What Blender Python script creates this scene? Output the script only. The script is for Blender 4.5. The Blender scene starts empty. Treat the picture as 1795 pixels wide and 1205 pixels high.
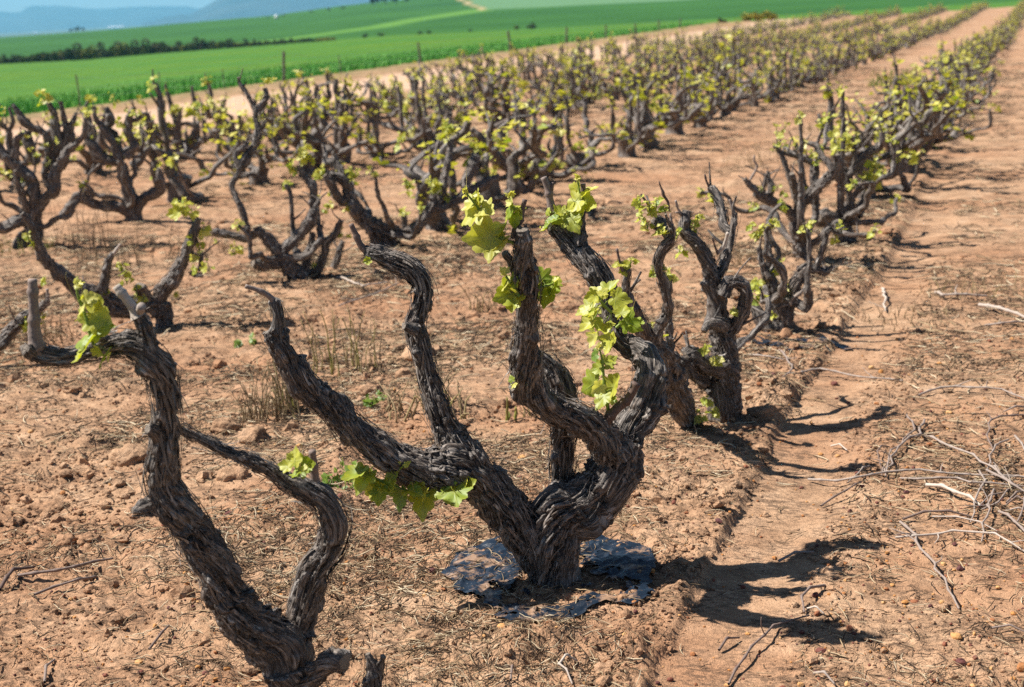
import bpy, math, random
import numpy as np
from mathutils import Matrix, Vector

scene = bpy.context.scene
COL = scene.collection
# ------------------------------------------------------------------ camera, sky, sun, exposure
FPX, PW, PH = 2493.0, 1795.0, 1205.0
ROLL, PITCH, CAMH = math.radians(2.86), math.radians(13.5), 1.55
cR = np.array([math.cos(ROLL), -math.sin(ROLL)*math.sin(PITCH), -math.sin(ROLL)*math.cos(PITCH)])
cU = np.array([math.sin(ROLL), math.cos(ROLL)*math.sin(PITCH), math.cos(ROLL)*math.cos(PITCH)])
cF = np.array([0.0, math.cos(PITCH), -math.sin(PITCH)])
CAM = np.array([0.0, 0.0, CAMH])
cam_data = bpy.data.cameras.new('camera')
cam = bpy.data.objects.new('camera', cam_data)
COL.objects.link(cam)
m = Matrix.Identity(4)
for i in range(3):
    m[i][0] = cR[i]; m[i][1] = cU[i]; m[i][2] = -cF[i]; m[i][3] = CAM[i]
cam.matrix_world = m
cam_data.sensor_width = 36.0
cam_data.lens = FPX/PW*36.0
cam_data.clip_start = 0.1
cam_data.clip_end = 40000
cam_data.dof.use_dof = True
cam_data.dof.focus_distance = 3.72
cam_data.dof.aperture_fstop = 4.5
scene.camera = cam

SUN_L = np.array([-0.75, 0.10, 1.0]); SUN_L /= np.linalg.norm(SUN_L)
elev = math.asin(SUN_L[2])
world = bpy.data.worlds.new("World"); scene.world = world
world.use_nodes = True
wn = world.node_tree
sky = wn.nodes.new('ShaderNodeTexSky')
sky.sky_type = 'NISHITA'; sky.sun_disc = False
sky.sun_elevation = elev
sky.sun_rotation = math.atan2(SUN_L[0], SUN_L[1])
sky.altitude = 600; sky.air_density = 0.8; sky.dust_density = 0.3; sky.ozone_density = 2.0
bg = wn.nodes['Background']; bg.inputs['Strength'].default_value = 0.05
wn.links.new(sky.outputs[0], bg.inputs['Color'])
sd = bpy.data.lights.new('sun', 'SUN'); sd.energy = 5.0; sd.angle = math.radians(0.53); sd.color = (1.0, 0.955, 0.88)
sun = bpy.data.objects.new('sun', sd); COL.objects.link(sun)
sun.rotation_euler = Vector(SUN_L).to_track_quat('Z', 'Y').to_euler()
sun.location = (-20, 5, 30)
vs = scene.view_settings
vs.view_transform = 'Standard'; vs.look = 'None'; vs.exposure = 0.84; vs.gamma = 1.0; vs.use_curve_mapping = False
scene.cycles.use_denoising = False
scene.cycles.max_bounces = 6; scene.cycles.diffuse_bounces = 1; scene.cycles.glossy_bounces = 2
scene.cycles.transmission_bounces = 4; scene.cycles.volume_bounces = 1; scene.cycles.transparent_max_bounces = 6
scene.cycles.caustics_reflective = False; scene.cycles.caustics_refractive = False

# ------------------------------------------------------------------ pixel helpers
def ray(x, y):
    u = x-897.5; v = 602.5-y
    return cR*(u/FPX) + cU*(v/FPX) + cF
def at(x, y, Y):
    d = ray(x, y); return CAM + d*(Y/d[1])
def gp(x, y, z=0.0):
    d = ray(x, y); return CAM + d*((z-CAMH)/d[2])
def project(P):
    d = np.asarray(P)-CAM; k = d@cF
    return 897.5+FPX*(d@cR)/k, 602.5-FPX*(d@cU)/k
def px2m(px, Y):
    return px*Y/(FPX*math.cos(PITCH))*1.0

# ------------------------------------------------------------------ noise
def vn(P, seed=0):
    P = np.asarray(P, dtype=np.float64)
    i = np.floor(P).astype(np.int64); f = P-i
    f = f*f*f*(f*(f*6-15)+10)
    out = np.zeros(len(P))
    for dx in (0, 1):
        wx = f[:, 0] if dx else 1-f[:, 0]
        for dy in (0, 1):
            wy = f[:, 1] if dy else 1-f[:, 1]
            for dz in (0, 1):
                wz = f[:, 2] if dz else 1-f[:, 2]
                h = ((i[:, 0]+dx)*374761393 + (i[:, 1]+dy)*668265263 + (i[:, 2]+dz)*1442695041 + seed*974711) & 0xFFFFFFFF
                h = ((h ^ (h >> 13))*1274126177) & 0xFFFFFFFF
                h = ((h ^ (h >> 16))*2246822519) & 0xFFFFFFFF
                h = h ^ (h >> 15)
                out += wx*wy*wz*((h & 0xFFFFFF)/16777215.0)
    return out
def fbm(P, octv=4, seed=0, gain=0.5):
    a = 1.0; s = 0; n = 0
    P = np.asarray(P, float)
    for o in range(octv):
        s = s + a*vn(P*(2.03**o)+o*17.3, seed+o); n += a; a *= gain
    return s/n
def P2(x, y, sx, sy=None, z=0.5):
    x = np.asarray(x, float); y = np.asarray(y, float)
    return np.stack([x*sx, y*(sy if sy else sx), np.full(x.shape, z)], -1)
def sstep(a, b, x):
    t = np.clip((x-a)/(b-a), 0, 1); return t*t*(3-2*t)

# ------------------------------------------------------------------ object helpers
def tag(o, label=None, cat=None, group=None, kind=None):
    if label: o['label'] = label
    if cat: o['category'] = cat
    if group: o['group'] = group
    if kind: o['kind'] = kind
    return o
def empty(name, loc):
    o = bpy.data.objects.new(name, None); COL.objects.link(o); o.location = tuple(loc)
    o.empty_display_size = 0.1
    return o
def make_obj(name, V, F4=None, F3=None, mat=None, parent=None, attrs=None, smooth=True, loc=(0, 0, 0), mesh_only=False):
    V = np.asarray(V, dtype=np.float64) - np.asarray(loc)
    me = bpy.data.meshes.new(name)
    n4 = 0 if F4 is None else len(F4); n3 = 0 if F3 is None else len(F3)
    loops = []; starts = []
    if n4: loops.append(np.asarray(F4, dtype=np.int32).ravel())
    if n3: loops.append(np.asarray(F3, dtype=np.int32).ravel())
    loops = np.concatenate(loops)
    starts = np.concatenate([np.arange(n4)*4, n4*4+np.arange(n3)*3]).astype(np.int32)
    me.vertices.add(len(V)); me.vertices.foreach_set('co', V.astype(np.float32).ravel())
    me.loops.add(len(loops)); me.loops.foreach_set('vertex_index', loops)
    me.polygons.add(n4+n3); me.polygons.foreach_set('loop_start', starts)
    me.polygons.foreach_set('use_smooth', np.full(n4+n3, smooth, dtype=bool))
    me.update(calc_edges=True); me.validate()
    for k, a in (attrs or {}).items():
        a = np.asarray(a, dtype=np.float32)
        if a.ndim == 1:
            at_ = me.attributes.new(k, 'FLOAT', 'POINT'); at_.data.foreach_set('value', a)
        else:
            at_ = me.attributes.new(k, 'FLOAT_VECTOR', 'POINT'); at_.data.foreach_set('vector', a.ravel())
    if mat: me.materials.append(mat)
    if mesh_only: return me
    o = bpy.data.objects.new(name, me); COL.objects.link(o)
    if parent is not None: o.parent = parent
    else: o.location = tuple(loc)
    return o

def gpt(x, y):
    """where the sight line of a photo position meets the smooth ground"""
    z = 0.0
    for _ in range(12):
        p = gp(x, y, z); a, l = AL(p[0], p[1]); z = float(dip(a, l))
    return p
class Bag:
    """collects pieces into one mesh"""
    def __init__(s): s.V = []; s.Q = []; s.T = []; s.A = {}; s.n = 0
    def add(s, V, Q=None, T=None, **A):
        V = np.asarray(V, float)
        if Q is not None and len(Q): s.Q.append(np.asarray(Q)+s.n)
        if T is not None and len(T): s.T.append(np.asarray(T)+s.n)
        s.V.append(V); s.n += len(V)
        for k, a in A.items(): s.A.setdefault(k, []).append(np.asarray(a, float))
    def build(s, name, mat, parent=None, loc=(0, 0, 0), smooth=True, mesh_only=False):
        return make_obj(name, np.concatenate(s.V), np.concatenate(s.Q) if s.Q else None, np.concatenate(s.T) if s.T else None,
                        mat, parent, {k: np.concatenate(a) for k, a in s.A.items()}, smooth, loc, mesh_only)

# ------------------------------------------------------------------ materials
def new_mat(name):
    mt = bpy.data.materials.new(name); mt.use_nodes = True
    nt = mt.node_tree; nt.nodes.clear()
    out = nt.nodes.new('ShaderNodeOutputMaterial')
    return mt, nt, out
def N(nt, t, **kw):
    n = nt.nodes.new(t)
    for k, v in kw.items():
        if k == 'inp':
            for kk, vv in v.items(): n.inputs[kk].default_value = vv
        else: setattr(n, k, v)
    return n
def L(nt, a, b): nt.links.new(a, b)
def ramp(nt, fac, stops, interp='LINEAR'):
    r = nt.nodes.new('ShaderNodeValToRGB'); r.color_ramp.interpolation = interp
    el = r.color_ramp.elements
    while len(el) > 1: el.remove(el[-1])
    el[0].position = stops[0][0]; el[0].color = (*stops[0][1], 1)
    for p, c in stops[1:]:
        e = el.new(p); e.color = (*c, 1)
    L(nt, fac, r.inputs[0]); return r.outputs[0]
def noise(nt, vec, scale, detail=4, rough=0.55, dist=0.0):
    n = N(nt, 'ShaderNodeTexNoise', inp={'Scale': scale, 'Detail': detail, 'Roughness': rough, 'Distortion': dist})
    if vec is not None: L(nt, vec, n.inputs['Vector'])
    return n.outputs['Fac']
def mixc(nt, fac, a, b, blend='MIX'):
    n = nt.nodes.new('ShaderNodeMix'); n.data_type = 'RGBA'; n.blend_type = blend
    for s, v in ((n.inputs[0], fac), (n.inputs[6], a), (n.inputs[7], b)):
        if isinstance(v, (int, float)): s.default_value = v
        elif isinstance(v, tuple): s.default_value = (*v, 1)
        else: L(nt, v, s)
    return n.outputs[2]
def mathn(nt, op, a, b=0.0, clamp=False):
    n = nt.nodes.new('ShaderNodeMath'); n.operation = op; n.use_clamp = clamp
    for s, v in ((n.inputs[0], a), (n.inputs[1], b)):
        if isinstance(v, (int, float)): s.default_value = v
        else: L(nt, v, s)
    return n.outputs[0]
def vscale(nt, vec, sc):
    n = N(nt, 'ShaderNodeMapping'); n.inputs['Scale'].default_value = sc
    L(nt, vec, n.inputs['Vector']); return n.outputs[0]
def principled(nt, out, col, rough=0.8, bump=None, bstr=0.3, bdist=0.01, spec=0.3):
    b = N(nt, 'ShaderNodeBsdfPrincipled')
    for s, v in ((b.inputs['Base Color'], col), (b.inputs['Roughness'], rough)):
        if isinstance(v, (int, float)): s.default_value = v
        elif isinstance(v, tuple): s.default_value = (*v, 1)
        else: L(nt, v, s)
    b.inputs['Specular IOR Level'].default_value = spec
    if bump is not None:
        bn = N(nt, 'ShaderNodeBump'); bn.inputs['Strength'].default_value = bstr; bn.inputs['Distance'].default_value = bdist
        L(nt, bump, bn.inputs['Height']); L(nt, bn.outputs[0], b.inputs['Normal'])
    L(nt, b.outputs[0], out.inputs['Surface']); return b

def mat_bark(name='old_vine_bark'):
    mt, nt, out = new_mat(name)
    bk = N(nt, 'ShaderNodeAttribute', attribute_name='bk').outputs['Vector']
    fib = noise(nt, vscale(nt, bk, (150, 150, 11)), 1.0, 5, 0.62, 0.35)
    fib2 = noise(nt, vscale(nt, bk, (420, 420, 30)), 1.0, 3, 0.6, 0.2)
    patch = noise(nt, vscale(nt, bk, (16, 16, 9)), 1.0, 3, 0.6)
    grey = ramp(nt, fib, [(0.36, (0.016, 0.012, 0.010)), (0.47, (0.052, 0.039, 0.032)), (0.56, (0.17, 0.138, 0.118)), (0.65, (0.62, 0.555, 0.50))])
    brn = ramp(nt, fib, [(0.36, (0.014, 0.009, 0.007)), (0.50, (0.060, 0.036, 0.025)), (0.66, (0.34, 0.235, 0.17))])
    c = mixc(nt, ramp(nt, patch, [(0.38, (1, 1, 1)), (0.52, (0, 0, 0))]), grey, brn)
    c = mixc(nt, 0.35, c, ramp(nt, fib2, [(0.42, (0.012, 0.009, 0.007)), (0.62, (0.46, 0.40, 0.355))]))
    cut = N(nt, 'ShaderNodeAttribute', attribute_name='cut').outputs['Fac']
    c = mixc(nt, cut, c, (0.30, 0.24, 0.185))
    h = mathn(nt, 'ADD', fib, mathn(nt, 'MULTIPLY', fib2, 0.5))
    principled(nt, out, c, 0.58, h, 1.0, 0.009, 0.42)
    return mt
def mat_leaf(name, gain=1.0):
    mt, nt, out = new_mat(name)
    tint = N(nt, 'ShaderNodeAttribute', attribute_name='tint').outputs['Fac']
    vein = N(nt, 'ShaderNodeAttribute', attribute_name='vein').outputs['Fac']
    g = N(nt, 'ShaderNodeNewGeometry')
    nz = noise(nt, g.outputs['Position'], 55, 3)
    t = mathn(nt, 'ADD', tint, mathn(nt, 'MULTIPLY', mathn(nt, 'SUBTRACT', nz, 0.5), 0.35), True)
    c = ramp(nt, t, [(0.0, (0.10, 0.21, 0.022)), (0.35, (0.31, 0.41, 0.034)), (0.7, (0.60, 0.59, 0.06)), (1.0, (0.78, 0.72, 0.22))])
    c = mixc(nt, mathn(nt, 'MULTIPLY', vein, 0.45), c, (0.62, 0.62, 0.22))
    d = N(nt, 'ShaderNodeBsdfDiffuse'); L(nt, c, d.inputs['Color'])
    tr = N(nt, 'ShaderNodeBsdfTranslucent'); L(nt, mixc(nt, 1.0, c, (1.0, 1.0, 0.45), 'MULTIPLY'), tr.inputs['Color'])
    mx = N(nt, 'ShaderNodeMixShader'); mx.inputs[0].default_value = 0.5
    L(nt, d.outputs[0], mx.inputs[1]); L(nt, tr.outputs[0], mx.inputs[2])
    gl = N(nt, 'ShaderNodeBsdfGlossy'); gl.inputs['Roughness'].default_value = 0.5; gl.inputs['Color'].default_value = (0.9, 0.95, 1, 1)
    mx2 = N(nt, 'ShaderNodeMixShader'); mx2.inputs[0].default_value = 0.035
    L(nt, mx.outputs[0], mx2.inputs[1]); L(nt, gl.outputs[0], mx2.inputs[2])
    bn = N(nt, 'ShaderNodeBump'); bn.inputs['Strength'].default_value = 0.18; bn.inputs['Distance'].default_value = 0.003
    L(nt, noise(nt, g.outputs['Position'], 90, 2), bn.inputs['Height'])
    for s in (d, gl): L(nt, bn.outputs[0], s.inputs['Normal'])
    L(nt, mx2.outputs[0], out.inputs['Surface']); return mt
def mat_tint(name, stops, rough=0.8, spec=0.3, nscale=200, namt=0.3):
    mt, nt, out = new_mat(name)
    t = N(nt, 'ShaderNodeAttribute', attribute_name='tint').outputs['Fac']
    g = N(nt, 'ShaderNodeNewGeometry')
    nz = noise(nt, g.outputs['Position'], nscale, 2)
    t = mathn(nt, 'ADD', t, mathn(nt, 'MULTIPLY', mathn(nt, 'SUBTRACT', nz, 0.5), namt), True)
    principled(nt, out, ramp(nt, t, stops), rough, nz, 0.3, 0.004, spec); return mt
def mat_plain(name, c1, c2, scale, rough=0.85, spec=0.2, bstr=0.3, bdist=0.02, detail=4):
    mt, nt, out = new_mat(name)
    g = N(nt, 'ShaderNodeNewGeometry')
    nz = noise(nt, g.outputs['Position'], scale, detail)
    principled(nt, out, ramp(nt, nz, [(0.3, c1), (0.7, c2)]), rough, nz, bstr, bdist, spec); return mt

M_BARK = mat_bark()
M_LEAF = mat_leaf('young_vine_leaf')
M_CANE = mat_tint('cane_wood', [(0.0, (0.09, 0.052, 0.040)), (0.4, (0.20, 0.14, 0.115)), (0.75, (0.36, 0.29, 0.245)), (1.0, (0.56, 0.47, 0.39))], 0.65, 0.3, 150, 0.35)
M_STEM = mat_tint('green_shoot', [(0.0, (0.07, 0.12, 0.02)), (0.6, (0.24, 0.32, 0.05)), (1.0, (0.45, 0.22, 0.13))], 0.5, 0.3, 100, 0.2)
M_STRAW = mat_tint('dry_litter', [(0.0, (0.045, 0.031, 0.022)), (0.4, (0.15, 0.098, 0.06)), (0.75, (0.40, 0.285, 0.165)), (1.0, (0.64, 0.53, 0.37))], 0.8, 0.2, 120, 0.2)
M_WEED = mat_tint('weed_stems', [(0.0, (0.11, 0.072, 0.045)), (0.45, (0.33, 0.24, 0.13)), (0.7, (0.26, 0.24, 0.05)), (1.0, (0.10, 0.20, 0.03))], 0.75, 0.25, 40, 0.2)
M_STONE = mat_tint('pebbles', [(0.0, (0.09, 0.035, 0.035)), (0.35, (0.22, 0.075, 0.045)), (0.7, (0.48, 0.21, 0.06)), (1.0, (0.58, 0.34, 0.15))], 0.8, 0.3, 200, 0.4)
M_CLOD = mat_tint('soil_lumps', [(0.0, (0.30, 0.155, 0.088)), (1.0, (0.48, 0.285, 0.17))], 0.95, 0.05, 170, 0.7)

# ------------------------------------------------------------------ terrain
PHI = math.radians(20.5)
SP, CP = math.sin(PHI), math.cos(PHI)
def AL(x, y): return x*SP+y*CP, x*CP-y*SP
def XY(a, l): return a*SP+l*CP, a*CP-l*SP
ROWS = [-1.13, -4.02, -6.85, -9.7, -12.5]
L_EDGE = -17.8
def a_end(l): return np.interp(l, [-17.8, -10.9, 0, 9], [84, 110, 125, 128])
def dip(a, l):
    d = np.clip(np.asarray(a, float)-8, 0, None)
    d = d-8*np.logaddexp(0, (d-60)/8)+8*np.logaddexp(0, -60/8)
    w = np.interp(l, [-17.8, -9.5], [0.25, 1.0])
    return -0.0125*d*w
def track_l(a): return -0.80 + 0.03*np.sin(a*0.9) + 0.012*np.sin(a*3.1+1)
def ground_h(x, y, fine=True):
    x = np.atleast_1d(np.asarray(x, float)); y = np.atleast_1d(np.asarray(y, float))
    a, l = AL(x, y)
    h = 0.03*(fbm(P2(x, y, 1.1), 3, 5)-0.5)
    for r in ROWS: h = h + 0.03*np.exp(-((l-r)/0.45)**2)
    h = h + 0.02*np.exp(-((l+2.2)/0.5)**2)
    ej = 0.045*(fbm(P2(x, y, 9), 4, 21)-0.5)
    t = l-track_l(a)-ej
    bank = sstep(-0.016, 0.008, t)
    rut = 0.8+0.4*fbm(P2(x, y, 1.9), 2, 23)
    floor_ = bank*(1-sstep(0.20, 0.34, t))
    h = h - 0.028*rut*bank*(1-0.92*sstep(0.13, 0.36, t)) + 0.006*rut*np.exp(-((t+0.05)/0.05)**2)
    if fine:
        rough = np.clip(fbm(P2(x, y, 1.7), 3, 9)*2.4-0.62, 0, 1)
        left = 1-bank
        mask = left*(0.30+0.85*rough) + bank*(0.26+0.3*rough)*(1-0.85*floor_)
        near_bank = np.exp(-((t+0.10)/0.10)**2)
        mask = mask + 0.10*near_bank
        c1 = fbm(P2(x, y, 9), 3, 31); c1 = np.abs(c1*2-1)
        c2 = np.abs(fbm(P2(x, y, 26), 3, 41)*2-1)
        c3 = fbm(P2(x, y, 75), 2, 51)-0.5
        big = np.clip(fbm(P2(x, y, 5.0), 4, 61)-0.56, 0, 1)*sstep(0.45, 0.8, rough)*left
        h = h + mask*(-0.034*c1 - 0.026*c2 + 0.018*c3) + 0.16*big
        h = h + 0.004*(fbm(P2(x, y, 38), 2, 71)-0.5)
    h = h + dip(a, l)
    return h
def gz(x, y): return float(ground_h([x], [y])[0])

def fan_grid(r, th, oy):
    R, TH = np.meshgrid(r, th, indexing='ij')
    X = R*np.sin(TH); Y = R*np.cos(TH)+oy
    nr, nt_ = R.shape
    idx = np.arange(nr*nt_).reshape(nr, nt_)
    F = np.stack([idx[:-1, :-1], idx[:-1, 1:], idx[1:, 1:], idx[1:, :-1]], -1).reshape(-1, 4)[:, ::-1]
    return X.ravel(), Y.ravel(), F
def soil_material():
    mt, nt, out = new_mat('dry_vineyard_soil')
    g = N(nt, 'ShaderNodeNewGeometry'); p = g.outputs['Position']
    rowv = N(nt, 'ShaderNodeMapping'); rowv.vector_type = 'POINT'; rowv.inputs['Rotation'].default_value = (0, 0, PHI)
    L(nt, p, rowv.inputs['Vector'])
    rp = rowv.outputs[0]          # x = lateral, y = along the row
    big = noise(nt, p, 0.9, 4, 0.6)
    med = noise(nt, p, 7, 5, 0.65)
    fine = noise(nt, p, 60, 4, 0.7)
    grain = noise(nt, p, 330, 3, 0.7)
    c = ramp(nt, med, [(0.28, (0.36, 0.212, 0.125)), (0.5, (0.52, 0.322, 0.195)), (0.72, (0.62, 0.415, 0.270))])
    c = mixc(nt, ramp(nt, big, [(0.42, (0, 0, 0)), (0.62, (0.75, 0.75, 0.75))]), c, (0.43, 0.225, 0.125))
    # dark organic crumbs and old litter, in drifts
    lit = noise(nt, vscale(nt, rp, (2.2, 4.5, 3)), 1.0, 5, 0.68, 0.6)
    crumb = noise(nt, vscale(nt, rp, (26, 60, 40)), 1.0, 4, 0.72, 0.8)
    lf = mathn(nt, 'MULTIPLY', ramp(nt, lit, [(0.39, (0, 0, 0)), (0.55, (1, 1, 1))]), ramp(nt, crumb, [(0.44, (0, 0, 0)), (0.57, (1, 1, 1))]))
    c = mixc(nt, mathn(nt, 'MULTIPLY', lf, 0.74), c, (0.115, 0.075, 0.052))
    sp = ramp(nt, grain, [(0.33, (0.30, 0.27, 0.25)), (0.46, (0.95, 0.95, 0.95)), (0.68, (1.22, 1.2, 1.18))])
    c = mixc(nt, 0.8, c, sp, 'MULTIPLY')
    # pale road along the far edge of the vines
    sx = N(nt, 'ShaderNodeSeparateXYZ'); L(nt, rp, sx.inputs[0])
    jig = mathn(nt, 'MULTIPLY', mathn(nt, 'SUBTRACT', noise(nt, p, 0.8, 4, 0.6), 0.5), 1.6)
    lx = mathn(nt, 'ADD', sx.outputs[0], jig)
    tr_ = mathn(nt, 'MULTIPLY', mathn(nt, 'ADD', lx, 18.0), 0.125, True)
    road = ramp(nt, tr_, [(0.25, (0, 0, 0)), (0.32, (1, 1, 1)), (0.64, (1, 1, 1)), (0.74, (0, 0, 0))])
    c = mixc(nt, mathn(nt, 'MULTIPLY', road, 0.8), c, (0.60, 0.41, 0.285))
    verge = ramp(nt, tr_, [(0.10, (1, 1, 1)), (0.30, (0, 0, 0))])
    c = mixc(nt, mathn(nt, 'MULTIPLY', verge, 0.8), c, ramp(nt, noise(nt, p, 3, 4), [(0.35, (0.16, 0.15, 0.06)), (0.6, (0.34, 0.23, 0.13))]))
    hgt = mathn(nt, 'ADD', mathn(nt, 'MULTIPLY', fine, 1.0), mathn(nt, 'MULTIPLY', grain, 0.35))
    principled(nt, out, c, 0.95, hgt, 0.85, 0.012, 0.06)
    return mt
M_SOIL = soil_material()

def build_soil():
    OY = -0.8
    r1 = np.exp(np.arange(math.log(2.2), math.log(9.0), 0.0021))
    r2 = np.exp(np.arange(math.log(9.0), math.log(150.0), 0.0065))
    th = np.arange(math.radians(-30), math.radians(34), 0.0019)
    r = np.concatenate([r1, r2])
    X, Y, F = fan_grid(r, th, OY)
    a, l = AL(X, Y)
    Z = ground_h(X, Y)
    keepv = (l > L_EDGE) & (a < a_end(l)) & (l < 9)
    keep = keepv[F].all(1)
    F = F[keep]
    used = np.zeros(len(X), bool); used[F.ravel()] = True
    mp = np.cumsum(used)-1
    o = make_obj('vineyard_soil', np.stack([X, Y, Z], -1)[used], mp[F], None, M_SOIL)
    tag(o, 'dry reddish sandy soil of the vineyard with a tyre track', None, None, 'structure')
build_soil()

# far land: field sloping to a hedge, hill behind, by bearing
PXT = np.array([-600, 0, 150, 300, 500, 600, 700, 933, 1198, 1500, 1800, 2500.])
HEDGE_Y = np.array([160, 112, 105, 92, 77, 69, 62, 51, 38, 22, 4, -30.])
CR_X = np.array([-600, 0, 120, 350, 480, 600, 690, 850, 1000, 1300, 1800, 2500.])
CR_Y = np.array([112, 66, 57, 38, 27, 10, 0, -14, -26, -45, -75, -110.])
def bearing_elev(px, py):
    d = np.array([ray(a_, b_) for a_, b_ in zip(px, py)])
    return np.arctan2(d[:, 0], d[:, 1]), d[:, 2]/np.hypot(d[:, 0], d[:, 1])
hb, he = bearing_elev(PXT, HEDGE_Y)
cb, ce = bearing_elev(CR_X, CR_Y)
R_H = 250.0
def R_C(th): return 700 + 350*sstep(-0.35, 0.5, th)
def land_z(X, Y):
    R = np.hypot(X, Y); TH = np.arctan2(X, Y)
    a, l = AL(X, Y)
    eh = np.interp(TH, hb, he); ec = np.interp(TH, cb, ce); rc = R_C(TH)
    # distance to the vineyard edge along this bearing
    lo = np.full(R.shape, 6.0); hi = np.full(R.shape, 190.0)
    for _ in range(26):
        mid = (lo+hi)/2; aa, ll = AL(mid*np.sin(TH), mid*np.cos(TH))
        ins = (ll > L_EDGE) & (aa < a_end(ll)); lo = np.where(ins, mid, lo); hi = np.where(ins, hi, mid)
    r0 = lo
    x0 = r0*np.sin(TH); y0 = r0*np.cos(TH)
    z0 = ground_h(x0, y0, False)-0.03
    e0 = (z0-CAMH)/r0
    t = np.clip(np.log(np.maximum(R, r0)/r0)/np.log(R_H/r0), 0, 1)
    e_field = e0 + (eh-e0)*(1-(1-t)**1.6)
    t2 = np.clip(np.log(np.maximum(R, R_H)/R_H)/np.log(rc/R_H), 0, 1)
    e = np.where(R < R_H, e_field, eh+(ec-eh)*t2)
    z = CAMH + R*e
    z = np.where(R < r0, z0-0.12-0.02*(r0-R), z)
    over = np.maximum(R-rc, 0)
    z = np.where(R > rc, CAMH+rc*ec-over*0.12, z)
    return z, t2
def land_pt(px, py, R):
    d = ray(px, py); th = math.atan2(d[0], d[1])
    x, y = R*math.sin(th), R*math.cos(th)
    return np.array([x, y, float(land_z(np.array([x]), np.array([y]))[0][0])])
def field_material():
    mt, nt, out = new_mat('green_wheat_field')
    g = N(nt, 'ShaderNodeNewGeometry'); p = g.outputs['Position']
    hill = N(nt, 'ShaderNodeAttribute', attribute_name='hill').outputs['Fac']
    pv = noise(nt, vscale(nt, p, (0.03, 0.03, 0.03)), 1.0, 4, 0.6)
    n1 = noise(nt, p, 0.6, 5, 0.7)
    n2 = noise(nt, p, 4.0, 4, 0.7)
    near = ramp(nt, n1, [(0.3, (0.040, 0.120, 0.009)), (0.5, (0.085, 0.190, 0.013)), (0.7, (0.155, 0.270, 0.025))])
    near = mixc(nt, ramp(nt, noise(nt, vscale(nt, p, (0.05, 0.05, 0.05)), 1.0, 4, 0.65), [(0.4, (0, 0, 0)), (0.62, (0.75, 0.75, 0.75))]), near, (0.050, 0.175, 0.024))
    near = mixc(nt, 0.6, near, ramp(nt, n2, [(0.3, (0.45, 0.5, 0.45)), (0.7, (1.3, 1.25, 1.1))]), 'MULTIPLY')
    far = ramp(nt, noise(nt, vscale(nt, p, (0.014, 0.014, 0.014)), 1.0, 6, 0.7), [(0.32, (0.020, 0.085, 0.008)), (0.68, (0.042, 0.135, 0.014))])
    far = mixc(nt, N(nt, 'ShaderNodeAttribute', attribute_name='strip').outputs['Fac'], far, (0.105, 0.235, 0.030))
    far = mixc(nt, N(nt, 'ShaderNodeAttribute', attribute_name='pale').outputs['Fac'], far, (0.11, 0.22, 0.095))
    far = mixc(nt, N(nt, 'ShaderNodeAttribute', attribute_name='dirt').outputs['Fac'], far, (0.42, 0.32, 0.16))
    c = mixc(nt, hill, near, far)
    principled(nt, out, c, 0.8, n2, 0.8, 0.15, 0.15)
    return mt
M_FIELD = field_material()
def seg_dist(px, py, pts):
    best = np.full(px.shape, 1e9)
    for (x0, y0), (x1, y1) in zip(pts[:-1], pts[1:]):
        dx, dy = x1-x0, y1-y0
        t = np.clip(((px-x0)*dx+(py-y0)*dy)/(dx*dx+dy*dy), 0, 1)
        best = np.minimum(best, np.hypot(px-x0-t*dx, py-y0-t*dy))
    return best
def du(px, py):
    d = ray(px, py); th = math.atan2(d[0], d[1]); e = d[2]/math.hypot(d[0], d[1])
    eh = float(np.interp(th, hb, he)); ec = float(np.interp(th, cb, ce))
    return math.degrees(th), 20*(e-eh)/(ec-eh)
def build_land():
    r = np.concatenate([np.exp(np.arange(math.log(10), math.log(250), 0.035)), np.exp(np.arange(math.log(250), math.log(1500), 0.0105))])
    th = np.arange(math.radians(-65), math.radians(70), 0.0045)
    X, Y, F = fan_grid(r, th, 0.0)
    Z, t2 = land_z(X, Y)
    R = np.hypot(X, Y)
    Z = Z + np.where(R > 60, 1.0*(fbm(P2(X, Y, 0.012), 3, 77)-0.5)*np.clip((R-60)/300, 0, 1), 0)
    # plots of the hill laid out on the ground: bearing (deg) and share of the way up
    deg = np.degrees(np.arctan2(X, Y)); up = t2*20
    strip = 1-sstep(0.35, 0.9, seg_dist(deg, up, [du(*q) for q in ((430, 76), (540, 63), (600, 55), (670, 46), (733, 34), (833, 20))]))
    pb = np.array([du(*q) for q in ((822, 1), (850, 18), (970, 13), (1195, 2), (1400, -14), (1900, -50))])
    pale = (deg > pb[0, 0])*sstep(-0.15, 0.15, up-np.interp(deg, pb[:, 0], pb[:, 1]))
    dirt = 1-sstep(0.06, 0.16, seg_dist(deg, up, [du(*q) for q in ((800, -6), (815, 3), (832, 11), (850, 19))]))
    o = make_obj('green_field', np.stack([X, Y, Z], -1), F, None, M_FIELD, None,
                 {'hill': sstep(0.004, 0.03, t2), 'strip': strip, 'pale': pale*(1-dirt), 'dirt': dirt})
    tag(o, 'bright green cereal field rising to a darker green hill', None, None, 'structure')
build_land()

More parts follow.
